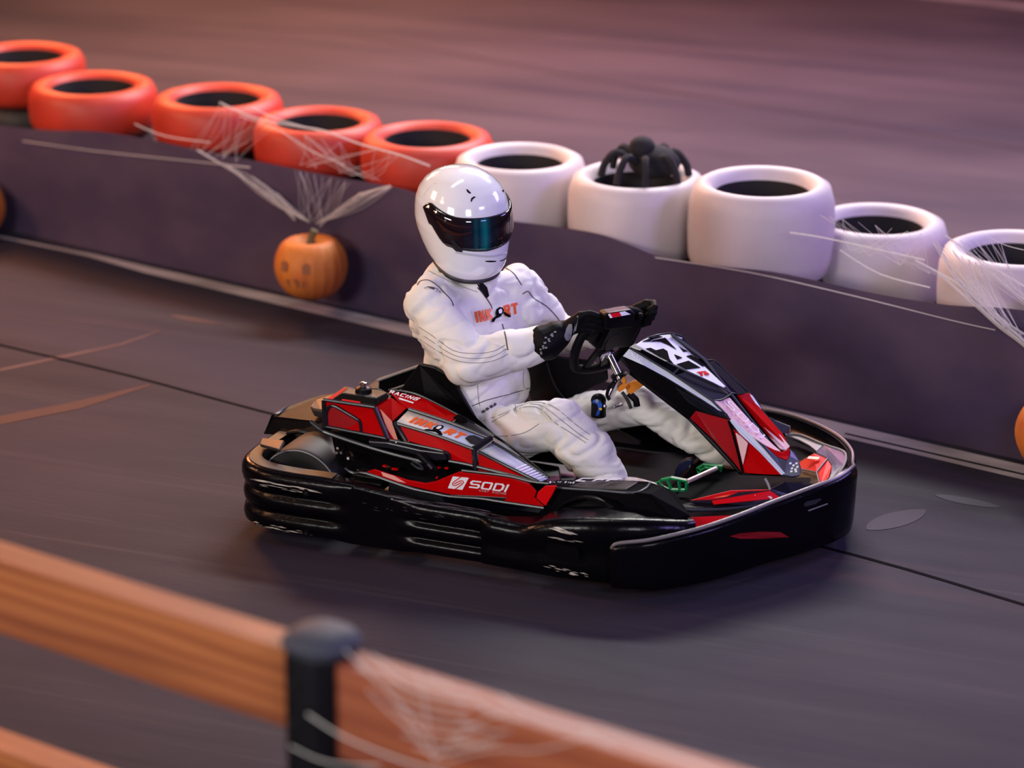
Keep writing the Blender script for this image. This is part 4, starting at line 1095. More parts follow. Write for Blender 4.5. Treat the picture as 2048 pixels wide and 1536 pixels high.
panel('grey_top', [PY(1386, 874, .345), PY(1413, 866, .45), PY(1449, 907, .42), PY(1437, 912, .345)], M_GREYP, tb, .008, away=(0, 0, 1))
panel('side_recess', [PY(1203, 852, .315), PY(1235, 858, .315), PY(1281, 884, .315), (PY(1275, 898, .315)), PY(1254, 912, .315), PY(1218, 880, .315)], M_TAUPE, tb, .01, away=(0, -1, .3))
MB().box(PY(1275, 830, .30), (.16, .10, .06)).build('ignition_box', M_BLACK, K, bevel=.01)
MB().slab([PY(1222, 836, .25), PY(1256, 835, .25), PY(1257, 840, .25), PY(1225, 841, .25)], .01, (0, -1, .5)).build('copper_strip', mat('copper_plastic', (0.30, 0.14, 0.09), .4), K, smooth=False)
MB().slab([PY(1262, 833, .26), PY(1276, 832, .26), PY(1276, 842, .26), PY(1264, 842, .26)], .01, (0, -1, .5)).build('copper_strip', mat('amber_plastic', (0.26, 0.10, 0.03), .4), K, smooth=False)
# inner floor darkness: foot well tray
MB().slab([(.10, -.48, .10), (.70, -.46, .10), (.80, -.2, .10), (.80, .2, .10), (.70, .33, .10), (.10, .33, .10)], .012, (0, 0, 1)).build('foot_tray', M_TRAY, K, smooth=False)

# pedals: near one, far one, rod, navy disc
def frame_poly(mb, outer, holes, y, th, d=(0, -1, .1)):
    """ribs around holes, each rib a flat bar"""
    def bar(a, b, w):
        a = Vector((a[0], a[1], 0)); b = Vector((b[0], b[1], 0)); t = (b - a).normalized(); n = Vector((-t.y, t.x, 0)) * w / 2
        a -= t * w * .3; b += t * w * .3
        mb.slab([PY(q.x, q.y, y) for q in (a + n, b + n, b - n, a - n)], th, d)
    for a, b in zip(outer, outer[1:] + outer[:1]): bar(a, b, 4.2)
    for a, b in holes: bar(a, b, 3.6)
pe = MB()
frame_poly(pe, [(1315, 967), (1322, 961), (1341, 957), (1372, 963), (1371, 982), (1334, 981), (1324, 976)], [((1334, 960), (1340, 980)), ((1356, 960), (1358, 981))], -.205, .016)
pe.slab([PY(u, v, -.205) for u, v in ((1305, 967), (1316, 964), (1324, 972), (1320, 974), (1306, 970))], .01, (0, -1, 0))
pe.slab([PY(u, v, -.205) for u, v in ((1341, 982), (1348, 983), (1342, 993), (1334, 995), (1337, 988))], .012, (0, -1, 0))
pe.build('pedal', M_GREEN, K, bevel=.001, smooth=False)
pe = MB()
frame_poly(pe, [(1394, 937), (1406, 930), (1442, 934), (1441, 939), (1410, 936), (1398, 942)], [], -.02, .016)
pe.slab([PY(u, v, -.02) for u, v in ((1393, 938), (1399, 937), (1401, 950), (1400, 957), (1395, 950))], .012, (0, -1, 0))
pe.slab([PY(u, v, -.02) for u, v in ((1437, 937), (1442, 937), (1442, 945), (1438, 942))], .012, (0, -1, 0))
pe.build('pedal', M_GREEN, K, bevel=.001, smooth=False)
MB().tube([PY(1374, 963, -.200), PY(1432, 937, -.03)], .008, 10).build('pedal_rod', mat('pinkish_steel', (.62, .45, .44), .35, metal=.4), K)
MB().slab([PY(u, v, -.03) for u, v in ((1393, 973), (1404, 970), (1405, 990), (1396, 998), (1391, 992))], .02, (0, -1, .2)).build('pedal_stem', mat('dark_green_metal', (.0, .05, .02), .4), K, bevel=.002, smooth=False)
mb = MB(); c0 = PY(1364, 943, .06)
mb.slab([PY(u, v, .06) for u, v in ((1347, 956), (1350, 940), (1359, 926), (1371, 918), (1383, 917), (1386, 922), (1380, 938), (1372, 950), (1362, 960), (1350, 962))], .02, (0, -1, .2))
mb.build('heel_guard', M_NAVY, K, bevel=.006, seg=3, smooth=False)
MB().tube([PY(1381, 930, .05), PY(1374, 944, .05), PY(1368, 956, .05)], .0012, 5).build('white_print', M_GREYPR, K)
for (u, v) in ((1349, 990), (1350, 999), (1344, 1000)):
    MB().ball(PY(u, v, -.24), .008, 10, 8).build('ball_joint', mat('blue_grey_metal', (.15, .2, .32), .3, metal=.6), K)
for i in range(6):
    MB().box(PY(1414 + i * 6.5, 978 + 6 * math.sin(i * 1.3), -.02), (.008, .005, .006)).build('bolt', M_GREYPR, K)

# steering column, clamp, brackets
col = MB()
c_a, c_b = PY(1217, 708, -.03), PY(1241, 757, -.05)
col.tube([c_a, c_b], .013, 14)
cn = col.build('steering_column', M_CHROME, K)
MB().tube([c_a + (c_a - c_b) * .12, c_a - (c_a - c_b) * .06], [.020, .024], 14).build('column_collar', M_CHROME, cn)
MB().tube([PY(1200, 718, -.05), PY(1206, 708, -.05), PY(1218, 703, -.05)], .010, 8).build('column_bracket', M_CHROME, cn)
MB().slab([PY(u, v, -.06) for u, v in ((1220, 752), (1243, 746), (1252, 750), (1246, 758), (1226, 764))], .03, (0, -1, .3)).build('column_clamp', M_BLACK, cn, bevel=.003, smooth=False)
MB().tube(cr([PY(1228, 764, -.06), PY(1219, 774, -.06), PY(1214, 790, -.06), PY(1219, 800, -.06)], 4), .006, 8).build('cable', M_BLACK, cn)
MB().tube([PY(1238, 762, -.05), PY(1226, 786, -.05), PY(1221, 797, -.05)], .009, 10).build('lower_column', M_CHROME, cn)
MB().tube([PY(1246, 766, -.05), PY(1236, 780, -.05)], .006, 8).build('lower_column', M_CHROME, cn)
MB().tube(cr([PY(1244, 784, -.06), PY(1255, 800, -.06), PY(1262, 817, -.06)], 3), .006, 8).build('stay', M_GREYP, cn)
MB().tube([PY(1258, 786, -.04), PY(1272, 800, -.04), PY(1274, 812, -.04)], .012, 8).build('stay', M_BLACK, cn)
MB().tube([PY(1228, 815, -.05), PY(1246, 806, -.05)], [.004, .009], 8).build('steering_tie', M_CHROME, cn)
MB().ball(PY(1210, 812, -.08), .008, 10, 8).build('ball_joint', M_CHROME, cn)
oc = MB()
oc.slab([PY(u, v, -.07) for u, v in ((1243, 757), (1247, 754), (1252, 760), (1251, 768), (1246, 770), (1243, 763))], .012, (0, -1, .2))
oc.slab([PY(u, v, -.07) for u, v in ((1234, 779), (1240, 771), (1248, 767), (1254, 772), (1250, 778), (1238, 785))], .012, (0, -1, .2))
oc.slab([PY(u, v, -.05) for u, v in ((1249, 771), (1268, 761), (1276, 761), (1287, 771), (1272, 782), (1262, 789), (1254, 786))], .014, (0, -1, .4))
oc.build('orange_bracket', M_OANOD, K, bevel=.002, smooth=False)
bl = MB()
bl.tube([PY(1197, 832, -.06), PY(1197, 798, -.06)], [.026, .024], 16)
bl.ball(PY(1197, 800, -.06), (.026, .026, .022), 16, 10)
bk = bl.build('reservoir', M_BLACK, K)
MB().slab([PY(u, v, -.092) for u, v in ((1186, 801), (1192, 799), (1201, 803), (1204, 811), (1201, 820), (1197, 831), (1191, 831), (1196, 818), (1195, 810), (1190, 806), (1185, 806))], .004, (0, -1, 0)).build('blue_label', M_BLUE, bk, smooth=False)
MB().box(PY(1201, 818, -.097), (.009, .003, .007)).build('yellow_mark', mat('yellow_print', (.75, .5, .03), .4), bk)
for q in ((1194, 802),): MB().cyl(PY(q[0], q[1], -.094), PY(q[0], q[1], -.100), .006, n=10).build('cap', M_GREYPR, bk)

# steering wheel ---------------------------------------------------------------
SW = empty('steering_wheel'); SW.parent = K
SC = PY(1214, 674, -.05)
ax_u = Vector((.42, 0, .90)).normalized()                # towards the top of the wheel
ax_s = Vector((-.42, -.91, 0)).normalized()               # towards the driver's right hand (near side)
ax_s = (ax_s - ax_u * ax_s.dot(ax_u)).normalized()
ax_n = ax_s.cross(ax_u); ax_n = ax_n if ax_n.x < 0 else -ax_n   # towards the driver
def W(a, b, c=0.0): return SC + ax_s * a + ax_u * b + ax_n * c
rimp = []
for k in range(40):
    a = 2 * math.pi * k / 40
    x = .138 * math.cos(a); y = .155 * math.sin(a)
    if y < -.12: y = -.12 - (abs(y) - .12) * .3
    if y > .080: y = .080 + (y - .080) * .35
    rimp.append(W(x, y))
MB().tube(rimp, .0155, 12, closed=True).build('rim', M_GLOVE, SW)
for (x, y) in ((.12, .02), (-.12, .02), (.045, -.115), (-.045, -.115)):
    mb = MB(); d = Vector((x, y, 0)).normalized(); n = Vector((-d.y, d.x, 0)) * .016
    pts = [W(n.x * 1.4, n.y * 1.4, -.006), W(x + n.x, y + n.y, -.002), W(x - n.x, y - n.y, -.002), W(-n.x * 1.4, -n.y * 1.4, -.006)]
    mb.slab(pts, .008, ax_n).build('spoke', M_BLACK, SW, bevel=.002, smooth=False)
MB().cyl(W(0, 0, -.03), W(0, 0, .012), .036, .032, 20).build('hub', M_BLACK, SW, bevel=.003)
# bulky display block on the upper part of the wheel
mb = MB()
mb.loft([[W(x, y, z) for x, y in ((-.115, -.035), (.055, -.035), (.060, .075), (-.115, .085))] for z in (-.028, .012, .036)])
hb = mb.build('display_block', M_BLACK, SW, bevel=.012, seg=3)
q = [PY(1222, 636, -.20), PY(1262, 628.5, -.13), PY(1258, 621, -.13), PY(1217, 628, -.20)]
MB().slab([PY(1212, 660, -.195), PY(1206, 630, -.195), PY(1216, 626, -.195), PY(1262, 618, -.125), PY(1272, 628, -.12), PY(1268, 655, -.125)], .05).build('display_cover', M_BLACK, hb, bevel=.006, smooth=False)
MB().slab(q, .004).build('label_plate', M_WHITE, hb, smooth=False)
q2 = [Vector(q[0]).lerp(Vector(q[1]), .08), Vector(q[0]).lerp(Vector(q[1]), .52), Vector(q[3]).lerp(Vector(q[2]), .52), Vector(q[3]).lerp(Vector(q[2]), .08)]
n = newell([Vector(p) for p in q2]); n = -n if n.dot(Vector(CAM)) < 0 else n
MB().slab([Vector(p) + n * .001 for p in q2], .001, n).build('red_label', M_RED2, hb, smooth=False)
panel('silver_diamond', [PY(1164, 738, -.03), PY(1188, 729, -.03), PY(1198, 735, -.03), PY(1190, 741, -.03)], M_SILVER, SW, .004)

# front panel (fairing) ----------------------------------------------------------
FA = empty('front_panel'); FA.parent = K
FA['label'] = 'tall pointed front panel with number 24 on black, silver edge and red tip'
def f(u, v, y): return PY(u, v, y)
SL = [f(1258.5, 697, -.165), f(1337, 744, -.155), f(1424, 802, -.140), f(1451, 827, -.135), f(1439, 825, -.150), f(1400, 800, -.162), f(1289, 732, -.178), f(1245, 713, -.180)]
panel('silver_strip', SL, M_SILVER, FA, .006)
BK = [f(1245, 713, -.182), f(1289, 732, -.180), f(1400, 800, -.164), f(1439, 825, -.152), f(1452, 829, -.140), f(1457, 840, -.142), f(1391, 822, -.155), f(1380, 836, -.150), f(1289, 771, -.165), f(1262, 745, -.168), f(1241, 722, -.170)]
panel('lower_flank', BK, M_BLACK, FA, .010)
panel('lower_flank', [f(1350, 775, -.173), f(1400, 803, -.167), f(1439, 828, -.156), f(1452, 831, -.144), f(1456, 838, -.145), f(1400, 820, -.160), f(1375, 805, -.167)], M_TUBE, FA, .006)
# number plate: two facets meeting at a soft crease
NLt, NLb = f(1272, 689, -.145), f(1449, 773, -.055)
n1 = [f(1272, 689, -.145), f(1282, 682, -.12), f(1297, 675, -.09), f(1320, 670, -.05), f(1342, 668.5, .02), f(1452, 773, .03), f(1447, 774, -.02), f(1427, 766, -.07), f(1372, 741, -.115)]
nn = newell([Vector(p) for p in n1]); nn = -nn if nn.dot(Vector(CAM)) < 0 else nn
cen = sum([Vector(p) for p in n1], Vector()) / len(n1)
def onplate(X, Y, lift):       # crop pixel -> plate plane
    u, v = 1230 + X / 8.533, 655 + Y / 8.533
    d = ray(u, v); dv = Vector(d); t = (cen - Vector(CAM)).dot(nn) / dv.dot(nn)
    return Vector(CAM) + dv * t + nn * lift
n1 = [onplate((u - 1230) * 8.533, (v - 655) * 8.533, 0) for u, v in ((1272, 689), (1282, 682), (1297, 675), (1320, 670), (1342, 668.5), (1452, 773), (1447, 774), (1427, 766), (1372, 741))]
npl = panel('number_plate', n1, M_WHITE, FA, .006)
BS = [[(460, 245), (600, 185), (740, 147), (810, 165), (640, 212), (600, 245)], [(610, 250), (640, 225), (850, 180), (945, 280), (1045, 380), (900, 300), (780, 250), (690, 243)],
      [(520, 365), (600, 352), (690, 395), (820, 365), (890, 410), (905, 470), (925, 540), (990, 622), (740, 500)], [(1005, 462), (1145, 522), (1062, 550)],
      [(1045, 632), (1250, 572), (1455, 690), (1210, 722)], [(1212, 492), (1300, 472), (1390, 540), (1500, 545), (1610, 640), (1490, 668), (1400, 605)], [(1085, 322), (1160, 375), (1240, 412), (1165, 420), (1130, 375)]]
pl = MB()
for q in BS: pl.slab([onplate(X, Y, .0022) for X, Y in q], .0010, nn)
pl.build('number_ground', M_DKPRINT, npl, smooth=False)['label'] = 'black shapes that leave the white number 24'
rl = MB()
for q in ([(1380, 770), (1440, 760), (1480, 780), (1500, 830), (1460, 830), (1440, 790)], [(1450, 760), (1530, 750), (1560, 765), (1480, 775)], [(1510, 780), (1560, 770), (1610, 810), (1530, 820)]):
    rl.slab([onplate(X, Y, .0030) for X, Y in q], .0010, nn)
rl.build('red_emblem', M_RED2, npl, smooth=False)
# strip between silver edge and number plate, with the dark air vent
panel('black_shoulder', [f(1259, 696, -.163), f(1272, 688, -.147), f(1372, 742, -.118), f(1350, 748, -.152), f(1337, 743, -.155)], M_DKPRINT, FA, .006)
panel('white_corner', [f(1259, 695, -.163), f(1272, 687.5, -.147), f(1288, 697, -.142), f(1281, 702, -.154)], M_WHITE, FA, .0055).location = (0, -.001, .002)
panel('air_vent', [f(1352, 746, -.145), f(1372, 741, -.117), f(1427, 766, -.072), f(1447, 775, -.025), f(1460, 788, -.05), f(1427, 800, -.115)], mat('vent_black', (.003, .003, .004), .6), FA, .006).location = (0, .004, -.006)
vt = MB()
vt.tube([f(1272, 689, -.150), f(1337, 725, -.132), f(1372, 742, -.122), f(1427, 767, -.078), f(1458, 784, -.045)], .0035, 8)
vt.tube([f(1260, 695, -.166), f(1337, 742, -.158), f(1424, 801, -.143), f(1450, 826, -.137)], .0035, 8)
vt.tube([f(1345, 749, -.155), f(1357, 738, -.128)], .004, 8)
vt.tube(cr([f(1427, 802, -.125), f(1445, 799, -.09), f(1461, 789, -.05)], 3), .0035, 8)
vt.tube(cr([f(1282, 683, -.12), f(1297, 675, -.09), f(1320, 669, -.05), f(1342, 667, .02), f(1358, 671, .05), f(1368, 678, .07), f(1407, 718, .09), f(1430, 722, .11), f(1455, 746, .11), f(1507, 794, .10), f(1525, 822, .09), f(1564, 868, .06)], 3), .0035, 8)
vt.tube([f(1343, 668, .025), f(1408, 718, .04), f(1459, 785, .03), f(1500, 838, .0), f(1560, 912, -.04)], .006, 8)
vt.build('edge_trim', M_GREYP, FA)
# far side facets
panel('far_facet', [f(1344, 669, .028), f(1358, 672, .055), f(1368, 679, .07), f(1407, 718, .09), f(1417, 728, .05), f(1408, 719, .04)], M_TUBE, FA, .006)
panel('far_facet_white', [f(1344, 668.5, .030), f(1357, 671, .055), f(1368, 678, .07), f(1362, 679, .055)], M_WHITE, FA, .0065).location = (0, -.001, .002)
panel('far_facet', [f(1417, 728, .05), f(1428, 722, .105), f(1455, 746, .11), f(1497, 786, .10), f(1477, 788, .04), f(1459, 784, .03)], mat('deep_violet_black', (.010, .008, .016), .25), FA, .006)
# lower red nose of the panel, with painted glare and white far stripe
SPn = [f(1459, 786, .02), f(1500, 838, -.005), f(1562, 912, -.04)]
NRl = [f(1430, 802, -.125), f(1453, 826, -.130), f(1485, 860, -.125), f(1528, 889, -.115), f(1550, 900, -.10), f(1562, 904, -.08)]
panel('white_glare_panel', [NRl[0], f(1460, 795, -.04), f(1500, 843, -.03), f(1530, 874, -.045), f(1562, 903, -.06), NRl[4], NRl[3], NRl[2], NRl[1]], mat('pale_pink_gloss_or_glare', (0.78, 0.50, 0.52), .3), FA, .006)  # glare on the red nose painted in pale pink
panel('red_far_panel', [f(1475, 790, .05), f(1500, 785, .10), f(1525, 822, .09), f(1566, 868, .06), f(1580, 896, .0), f(1567, 903, -.02), f(1520, 848, .02)], M_RED, FA, .006)
panel('white_far_stripe', [f(1496, 786, .095), f(1507, 793, .10), f(1525, 821, .09), f(1512, 808, .085)], M_WHITE, FA, .0065).location = (0, -.001, .002)
panel('white_far_stripe', [f(1508, 835, .035), f(1520, 840, .04), f(1562, 872, .03), f(1580, 893, 0), f(1572, 901, -.02), f(1560, 898, -.025), f(1535, 868, .01)], mat('pale_pink_gloss_or_glare', (0.78, 0.50, 0.52), .3), FA, .0065).location = (0, -.001, .002)
panel('red_tip', [NRl[3], NRl[4], f(1564, 904, -.06), f(1578, 899, -.02), f(1580, 898, -.01), f(1579, 912, -.03), f(1574, 920, -.06), f(1555, 913, -.10)], M_RED2, FA, .006)
panel('grey_tip', [f(1485, 861, -.127), f(1528, 890, -.117), f(1555, 914, -.102), f(1574, 921, -.062), f(1580, 912, -.03), f(1581, 899, -.005), f(1590, 905, .0), f(1598, 922, -.01), f(1605, 943, -.05), f(1600, 950, -.09), f(1585, 953, -.12), f(1568, 950, -.14), f(1530, 905, -.14)], mat('slate_gloss', (.045, .05, .065), .25), FA, .008)
panel('silver_edge', [f(1459, 841, -.142), f(1466, 840, -.136), f(1500, 868, -.136), f(1530, 900, -.142), f(1571, 948, -.143), f(1563, 951, -.150), f(1520, 905, -.152), f(1480, 868, -.150)], M_SILVER, FA, .006).location = (0, -.002, .002)
panel('red_panel', [f(1391, 822, -.155), f(1457, 840, -.143), f(1463, 858, -.146), f(1475, 905, -.155), f(1484, 946, -.165), f(1470, 928, -.160), f(1428, 881, -.152), f(1380, 836, -.150)], mat('dark_red_gloss', (0.34, 0.003, 0.008), .25, coat=.5), FA, .008)
panel('red_panel', [f(1465, 858, -.147), f(1480, 869, -.152), f(1520, 906, -.154), f(1562, 950, -.152), f(1530, 949, -.158), f(1488, 946, -.166), f(1478, 905, -.156)], M_RED, FA, .008)
panel('pink_triangle', [f(1471, 865, -.151), f(1482, 872, -.155), f(1496, 886, -.157), f(1492, 905, -.162), f(1486, 930, -.166), f(1479, 900, -.159)], mat('pale_pink_gloss_or_glare', (0.78, 0.50, 0.52), .3), FA, .003).location = (0, -.002, 0)
MB().tube([f(1457, 841, -.146), f(1464, 860, -.150), f(1476, 905, -.160), f(1486, 947, -.170)], .004, 8).build('edge_trim', M_DKPRINT, FA)
for i, (u, v) in enumerate(((1579, 928), (1585, 932), (1591, 928), (1582, 938), (1589, 940), (1593, 935), (1581, 944), (1590, 944))):
    MB().slab([f(u, v, -.115), f(u + 4.5, v - 1, -.112), f(u + 5, v + 2.5, -.114), f(u + .5, v + 3.5, -.117)], .0015).build('white_mark', M_WHITE, FA, smooth=False).location = (0, -.004, .006)
letter('silver_lettering', 'SODi', [f(1262, 712, -.180), f(1296, 728, -.175), f(1294, 723, -.171), f(1263, 706, -.176)], M_WHITE, FA, sw=.2, lift=.002)
letter('red_panel_lettering', 'SODi', [f(1447, 806, -.105), f(1522, 880, -.095), f(1531, 873, -.06), f(1459, 802, -.07)], mat('faint_white', (.86, .74, .74), .35), FA, sw=.16, lift=.002)
# back shell of the panel so that it is a solid thing
sh = MB()
ring1 = [f(1262, 745, -.165), f(1245, 713, -.18), f(1259, 697, -.163), f(1297, 675, -.09), f(1342, 668, .02), f(1368, 678, .07)]
sh.add([Vector(p) + Vector((-.01, .01, -.015)) for p in (f(1272, 689, -.145), f(1342, 668, .02), f(1407, 718, .09), f(1428, 722, .105), f(1507, 794, .10), f(1566, 868, .06), f(1590, 905, 0), f(1600, 948, -.08), f(1484, 944, -.15), f(1380, 834, -.14), f(1262, 743, -.155))], [tuple(range(11))])
so = sh.build('back_shell', M_BLACK, FA, smooth=False)
m_ = so.modifiers.new('s', 'SOLIDIFY'); m_.thickness = .006
# small fixtures right of the panel
panel('far_winglet', [f(1539, 834, .14), f(1580, 853, .14), f(1579, 868, .14), f(1560, 866, .12)], mat('violet_grey', (.05, .05, .09), .3), K, .004)
MB().tube([f(1541, 838, .14), f(1580, 853, .14), f(1579, 867, .14)], .0025, 6).build('winglet_edge', M_GREYPR, K)
# scuffs on the bumpers
RT = bvh(rb, fb)
rnd = random.Random(11)
sc = []
def scuff(u0, v0, u1, v1, n, w=2.2, jit=3.0, ln=(14, 34)):
    for k in range(n):
        t = rnd.random(); u = u0 + (u1 - u0) * t; v = v0 + (v1 - v0) * t + rnd.uniform(-jit, jit); L = rnd.uniform(*ln); s = (v1 - v0) / (u1 - u0)
        ww = rnd.uniform(.5, w)
        sc.append([(u, v), (u + L * .5, v + L * .5 * s - ww), (u + L, v + L * s), (u + L * .5, v + L * .5 * s + ww * .4)])
scuff(490, 956, 600, 976, 20, 2.0, 2.0, (24, 50)); scuff(510, 966, 600, 982, 10, 1.4, 3)
scuff(490, 1044, 600, 1064, 14, 2.4, 4); 
scuff(1096, 1055, 1140, 1066, 9, 2.6, 4); scuff(1086, 1072, 1150, 1082, 5, 1.6, 2); scuff(1085, 1132, 1170, 1152, 12, 2.4, 5, (8, 22))
decal_px('scuff_marks', sc, RT, mat('pale_scuffs', (0.55, 0.50, 0.44), .5), rb, off=.0015, sub=2)['kind'] = 'stuff'
sc = []
scuff(730, 985, 960, 1025, 26, .8, 6, (20, 60)); scuff(700, 1000, 900, 1040, 12, .6, 10, (6, 20))
decal_px('scuff_marks', sc, RT, mat('dull_scuffs', (0.09, 0.08, 0.10), .5), rb, off=.0015, sub=2)['kind'] = 'stuff'

# ------------------------------------------------------------------ driver
D = empty('person', (-.30, -.07, .10))
tag(D, 'driver in cream racing suit, white helmet and black gloves steering the kart', 'person')
bpy.context.view_layer.update()
def inbox(c):
    q = np.array(c) - CAM; z = q @ F_
    u = 1024 + FPX * (q @ R_) / z; v = 768 - FPX * (q @ U_) / z
    du = max(0, abs(u - 991) - 48) / 25; dv = max(0, abs(v - 627) - 28) / 20
    return min(1.0, (du * du + dv * dv) ** .5)
def fold(c, n):
    # cloth folds: broad ridges across the limbs plus small creases
    v = 0.0
    p = Vector(c)
    a = noise.noise(Vector((p.x * 9 + p.z * 6, p.y * 7, p.z * 13)))
    b = noise.noise(Vector((p.x * 22 - p.z * 16, p.y * 16, p.z * 24 + 5)))
    r = 1 - abs(noise.noise(Vector((p.x * 13 + p.z * 9 + 3, p.y * 8, p.z * 12))))
    q = Vector((p.x * 10 + p.z * 8 + a * 1.2, p.y * 9, p.z * 15 - p.x * 5))
    r2 = 1 - abs(noise.noise(q)) * 2
    r3 = 1 - abs(noise.noise(q * 2.1 + Vector((7, 1, 3)))) * 2
    q = Vector((p.x * 4.5 + p.z * 5.5 + a * .9, p.y * 4.5, p.z * 10 - p.x * 5))
    c1 = math.exp(-(noise.noise(q) / .10) ** 2)
    c2 = math.exp(-(noise.noise(q * 1.9 + Vector((7, 1, 3))) / .11) ** 2)
    r2 = noise.noise(q * .8 + Vector((2, 9, 4)))
    v += .005 * a + .0012 * b + .010 * r2 - .0095 * c1 - .0032 * c2 + .004
    return v * (.12 + .88 * inbox(c)) if n.dot(Vector(CAM) - c) > 0 else v
Sn, Sf = PY(858, 612, -.245), PY(1040, 572, .135)          # shoulders
En, Ef = PY(936, 722, -.345), PY(1120, 672, .27)           # elbows
Wn, Wf = PY(1078, 688, -.230), PY(1212, 662, .17)          # cuffs
Cc = (Sn + Sf) / 2
Hp = Vector((-.285, -.075, .205))
HN, HF = Vector((-.26, -.175, .215)), Vector((-.25, .025, .190))
KN, KF = PY(1120, 848, -.215), PY(1288, 806, .10)
AN, AF = PY(1216, 952, -.222), PY(1440, 895, .10)
nk = PY(945, 548, -.06)
mid = Vector((-.255, -.07, .40))
caps = [
 (HN, .115, HF, .115), (Vector((-.27, -.15, .28)), .125, Vector((-.25, .01, .28)), .12),
 (Vector((-.255, -.145, .38)), .125, Vector((-.225, .005, .38)), .125),
 (mid + Vector((-.02, -.07, .08)), .135, mid + Vector((.015, .07, .08)), .13),
 (Cc + Vector((-.01, -.08, -.13)), .135, Cc + Vector((.02, .07, -.13)), .13),
 (Sn + Vector((.02, .05, -.07)), .105, Sf + Vector((-.01, -.05, -.07)), .10),
 (Sn + Vector((.0, .05, -.01)), .075, Sf + Vector((.0, -.05, -.01)), .07),
 (Cc + Vector((0, 0, -.02)), .095, nk, .070),
 (PY(856, 592, -.22), .060, PY(884, 552, -.13), .062), (PY(884, 552, -.13), .062, PY(930, 556, -.06), .066),
 (Sn, .084, En, .080), (En, .080, Wn, .056),
 (Sf, .072, Ef, .062), (Ef, .062, Wf, .048),
 (HN + Vector((.02, -.01, .01)), .108, KN, .086), (KN, .086, KN.lerp(AN, .5), .086), (KN.lerp(AN, .5), .086, AN, .068),
 (HF + Vector((.02, 0, .0)), .078, KF, .066), (KF, .066, KF.lerp(AF, .55), .072), (KF.lerp(AF, .55), .072, AF, .056),
]
suit = blobs('race_suit', caps, .0075, M_SUIT, D, smooth_it=10, disp=fold)
suit.matrix_parent_inverse = D.matrix_world.inverted()
def dpar(o):
    if o.parent is D: o.matrix_parent_inverse = D.matrix_world.inverted()
    return o
def dpars(l): return [dpar(o) for o in l]
ST = bvh(suit)
# piping, stitching, zip, belt
dpars(seam_px('piping', [[(835, 570), (842, 562), (858, 561), (875, 572), (888, 585), (902, 600), (907, 612)],
                        [(1012, 536), (1028, 548), (1043, 570)], [(1045, 588), (1056, 583), (1068, 597), (1092, 612), (1110, 630), (1122, 645)]], ST, M_SEAM, D, .0020))
dpars(seam_px('stitching', [[(810, 637), (860, 668), (905, 700), (945, 707), (985, 703), (1010, 690)], [(812, 648), (860, 680), (905, 709), (945, 717), (985, 713), (1012, 698)], [(816, 660), (860, 692), (905, 718), (945, 726), (985, 722), (1016, 708)],
                           [(858, 542), (885, 556), (920, 572), (955, 584)], [(950, 848), (1010, 826), (1050, 808), (1080, 805), (1110, 815), (1150, 848), (1180, 870)], [(1060, 808), (1085, 812), (1120, 838), (1150, 862), (1176, 880)], [(960, 858), (1030, 820), (1075, 815), (1110, 845), (1145, 868), (1172, 886)],
                           [(1048, 741), (1046, 760), (1049, 778)], [(955, 770), (957, 800), (960, 812)], [(1030, 808), (1032, 818), (1034, 826)], [(915, 860), (970, 872), (1040, 868), (1078, 848)]], ST, M_SEAML, D, .0012))
dpars(seam_px('zip', [[(955, 575), (968, 590), (980, 608), (984, 618)], [(1004, 648), (1010, 668), (1014, 690), (1016, 700)]], ST, M_SEAM, D, .0022))
dpars(seam_px('waist_seam', [[(944, 812), (975, 800), (1020, 788), (1060, 776), (1084, 772)]], ST, M_SEAM, D, .0016))
dpar(decal_px('shoulder_emblem', [[(848, 576), (856, 573), (866, 574), (876, 578), (874, 580), (884, 585), (872, 582), (868, 580), (860, 577), (852, 578)]], ST, M_SEAM, D, .001))
dpar(decal_px('zip_flap', [[(950, 560), (962, 562), (974, 575), (978, 592), (972, 598), (962, 584)]], ST, M_GLOVE, D, .002, sub=4))
hipm = []
for (a, b) in (((962, 822), 10), ((970, 817), 9), ((978, 812), 9), ((986, 808), 7)):
    u, v = a; hipm.append([(u, v), (u + b * .6, v - 3), (u + b, v), (u + b * .7, v + 4), (u + b * .2, v + 5)])
dpar(decal_px('hip_emblem', hipm, ST, M_SEAM, D, .001))
# chest lettering thrown on the cloth
def on_suit(q):
    def fn(s, t):
        a = [Vector((u, v, 0)) for u, v in q]
        p = (a[0] * (1 - s) + a[1] * s) * (1 - t) + (a[3] * (1 - s) + a[2] * s) * t
        return (p.x, p.y)
    return fn
chest = on_suit([(951, 651), (1037, 630), (1034, 602), (945, 622)])
def cloth_letters(name, text, s0, s1, t0, t1, m, fn, sw, gap, off=.0022):
    polys = []
    for q in strokes(text, sw, gap, .42):
        polys.append([fn(s0 + (s1 - s0) * a, t0 + (t1 - t0) * b) for a, b in q])
    return dpar(decal_px(name, polys, ST, m, D, off, sub=4))
dpar(decal_px('chest_patch', [[chest(-.02, -.05), chest(1.03, -.05), chest(1.03, 1.05), chest(-.02, 1.05)]], ST, mat('white_cloth_patch', (.78, .74, .72), .8), D, .0012, sub=10))
cloth_letters('chest_lettering', 'INK', .02, .40, .06, .94, M_ORANGE, chest, .34, .15, .005)
cloth_letters('chest_lettering', 'RT', .66, .99, .06, .94, M_ORANGE, chest, .34, .15, .005)
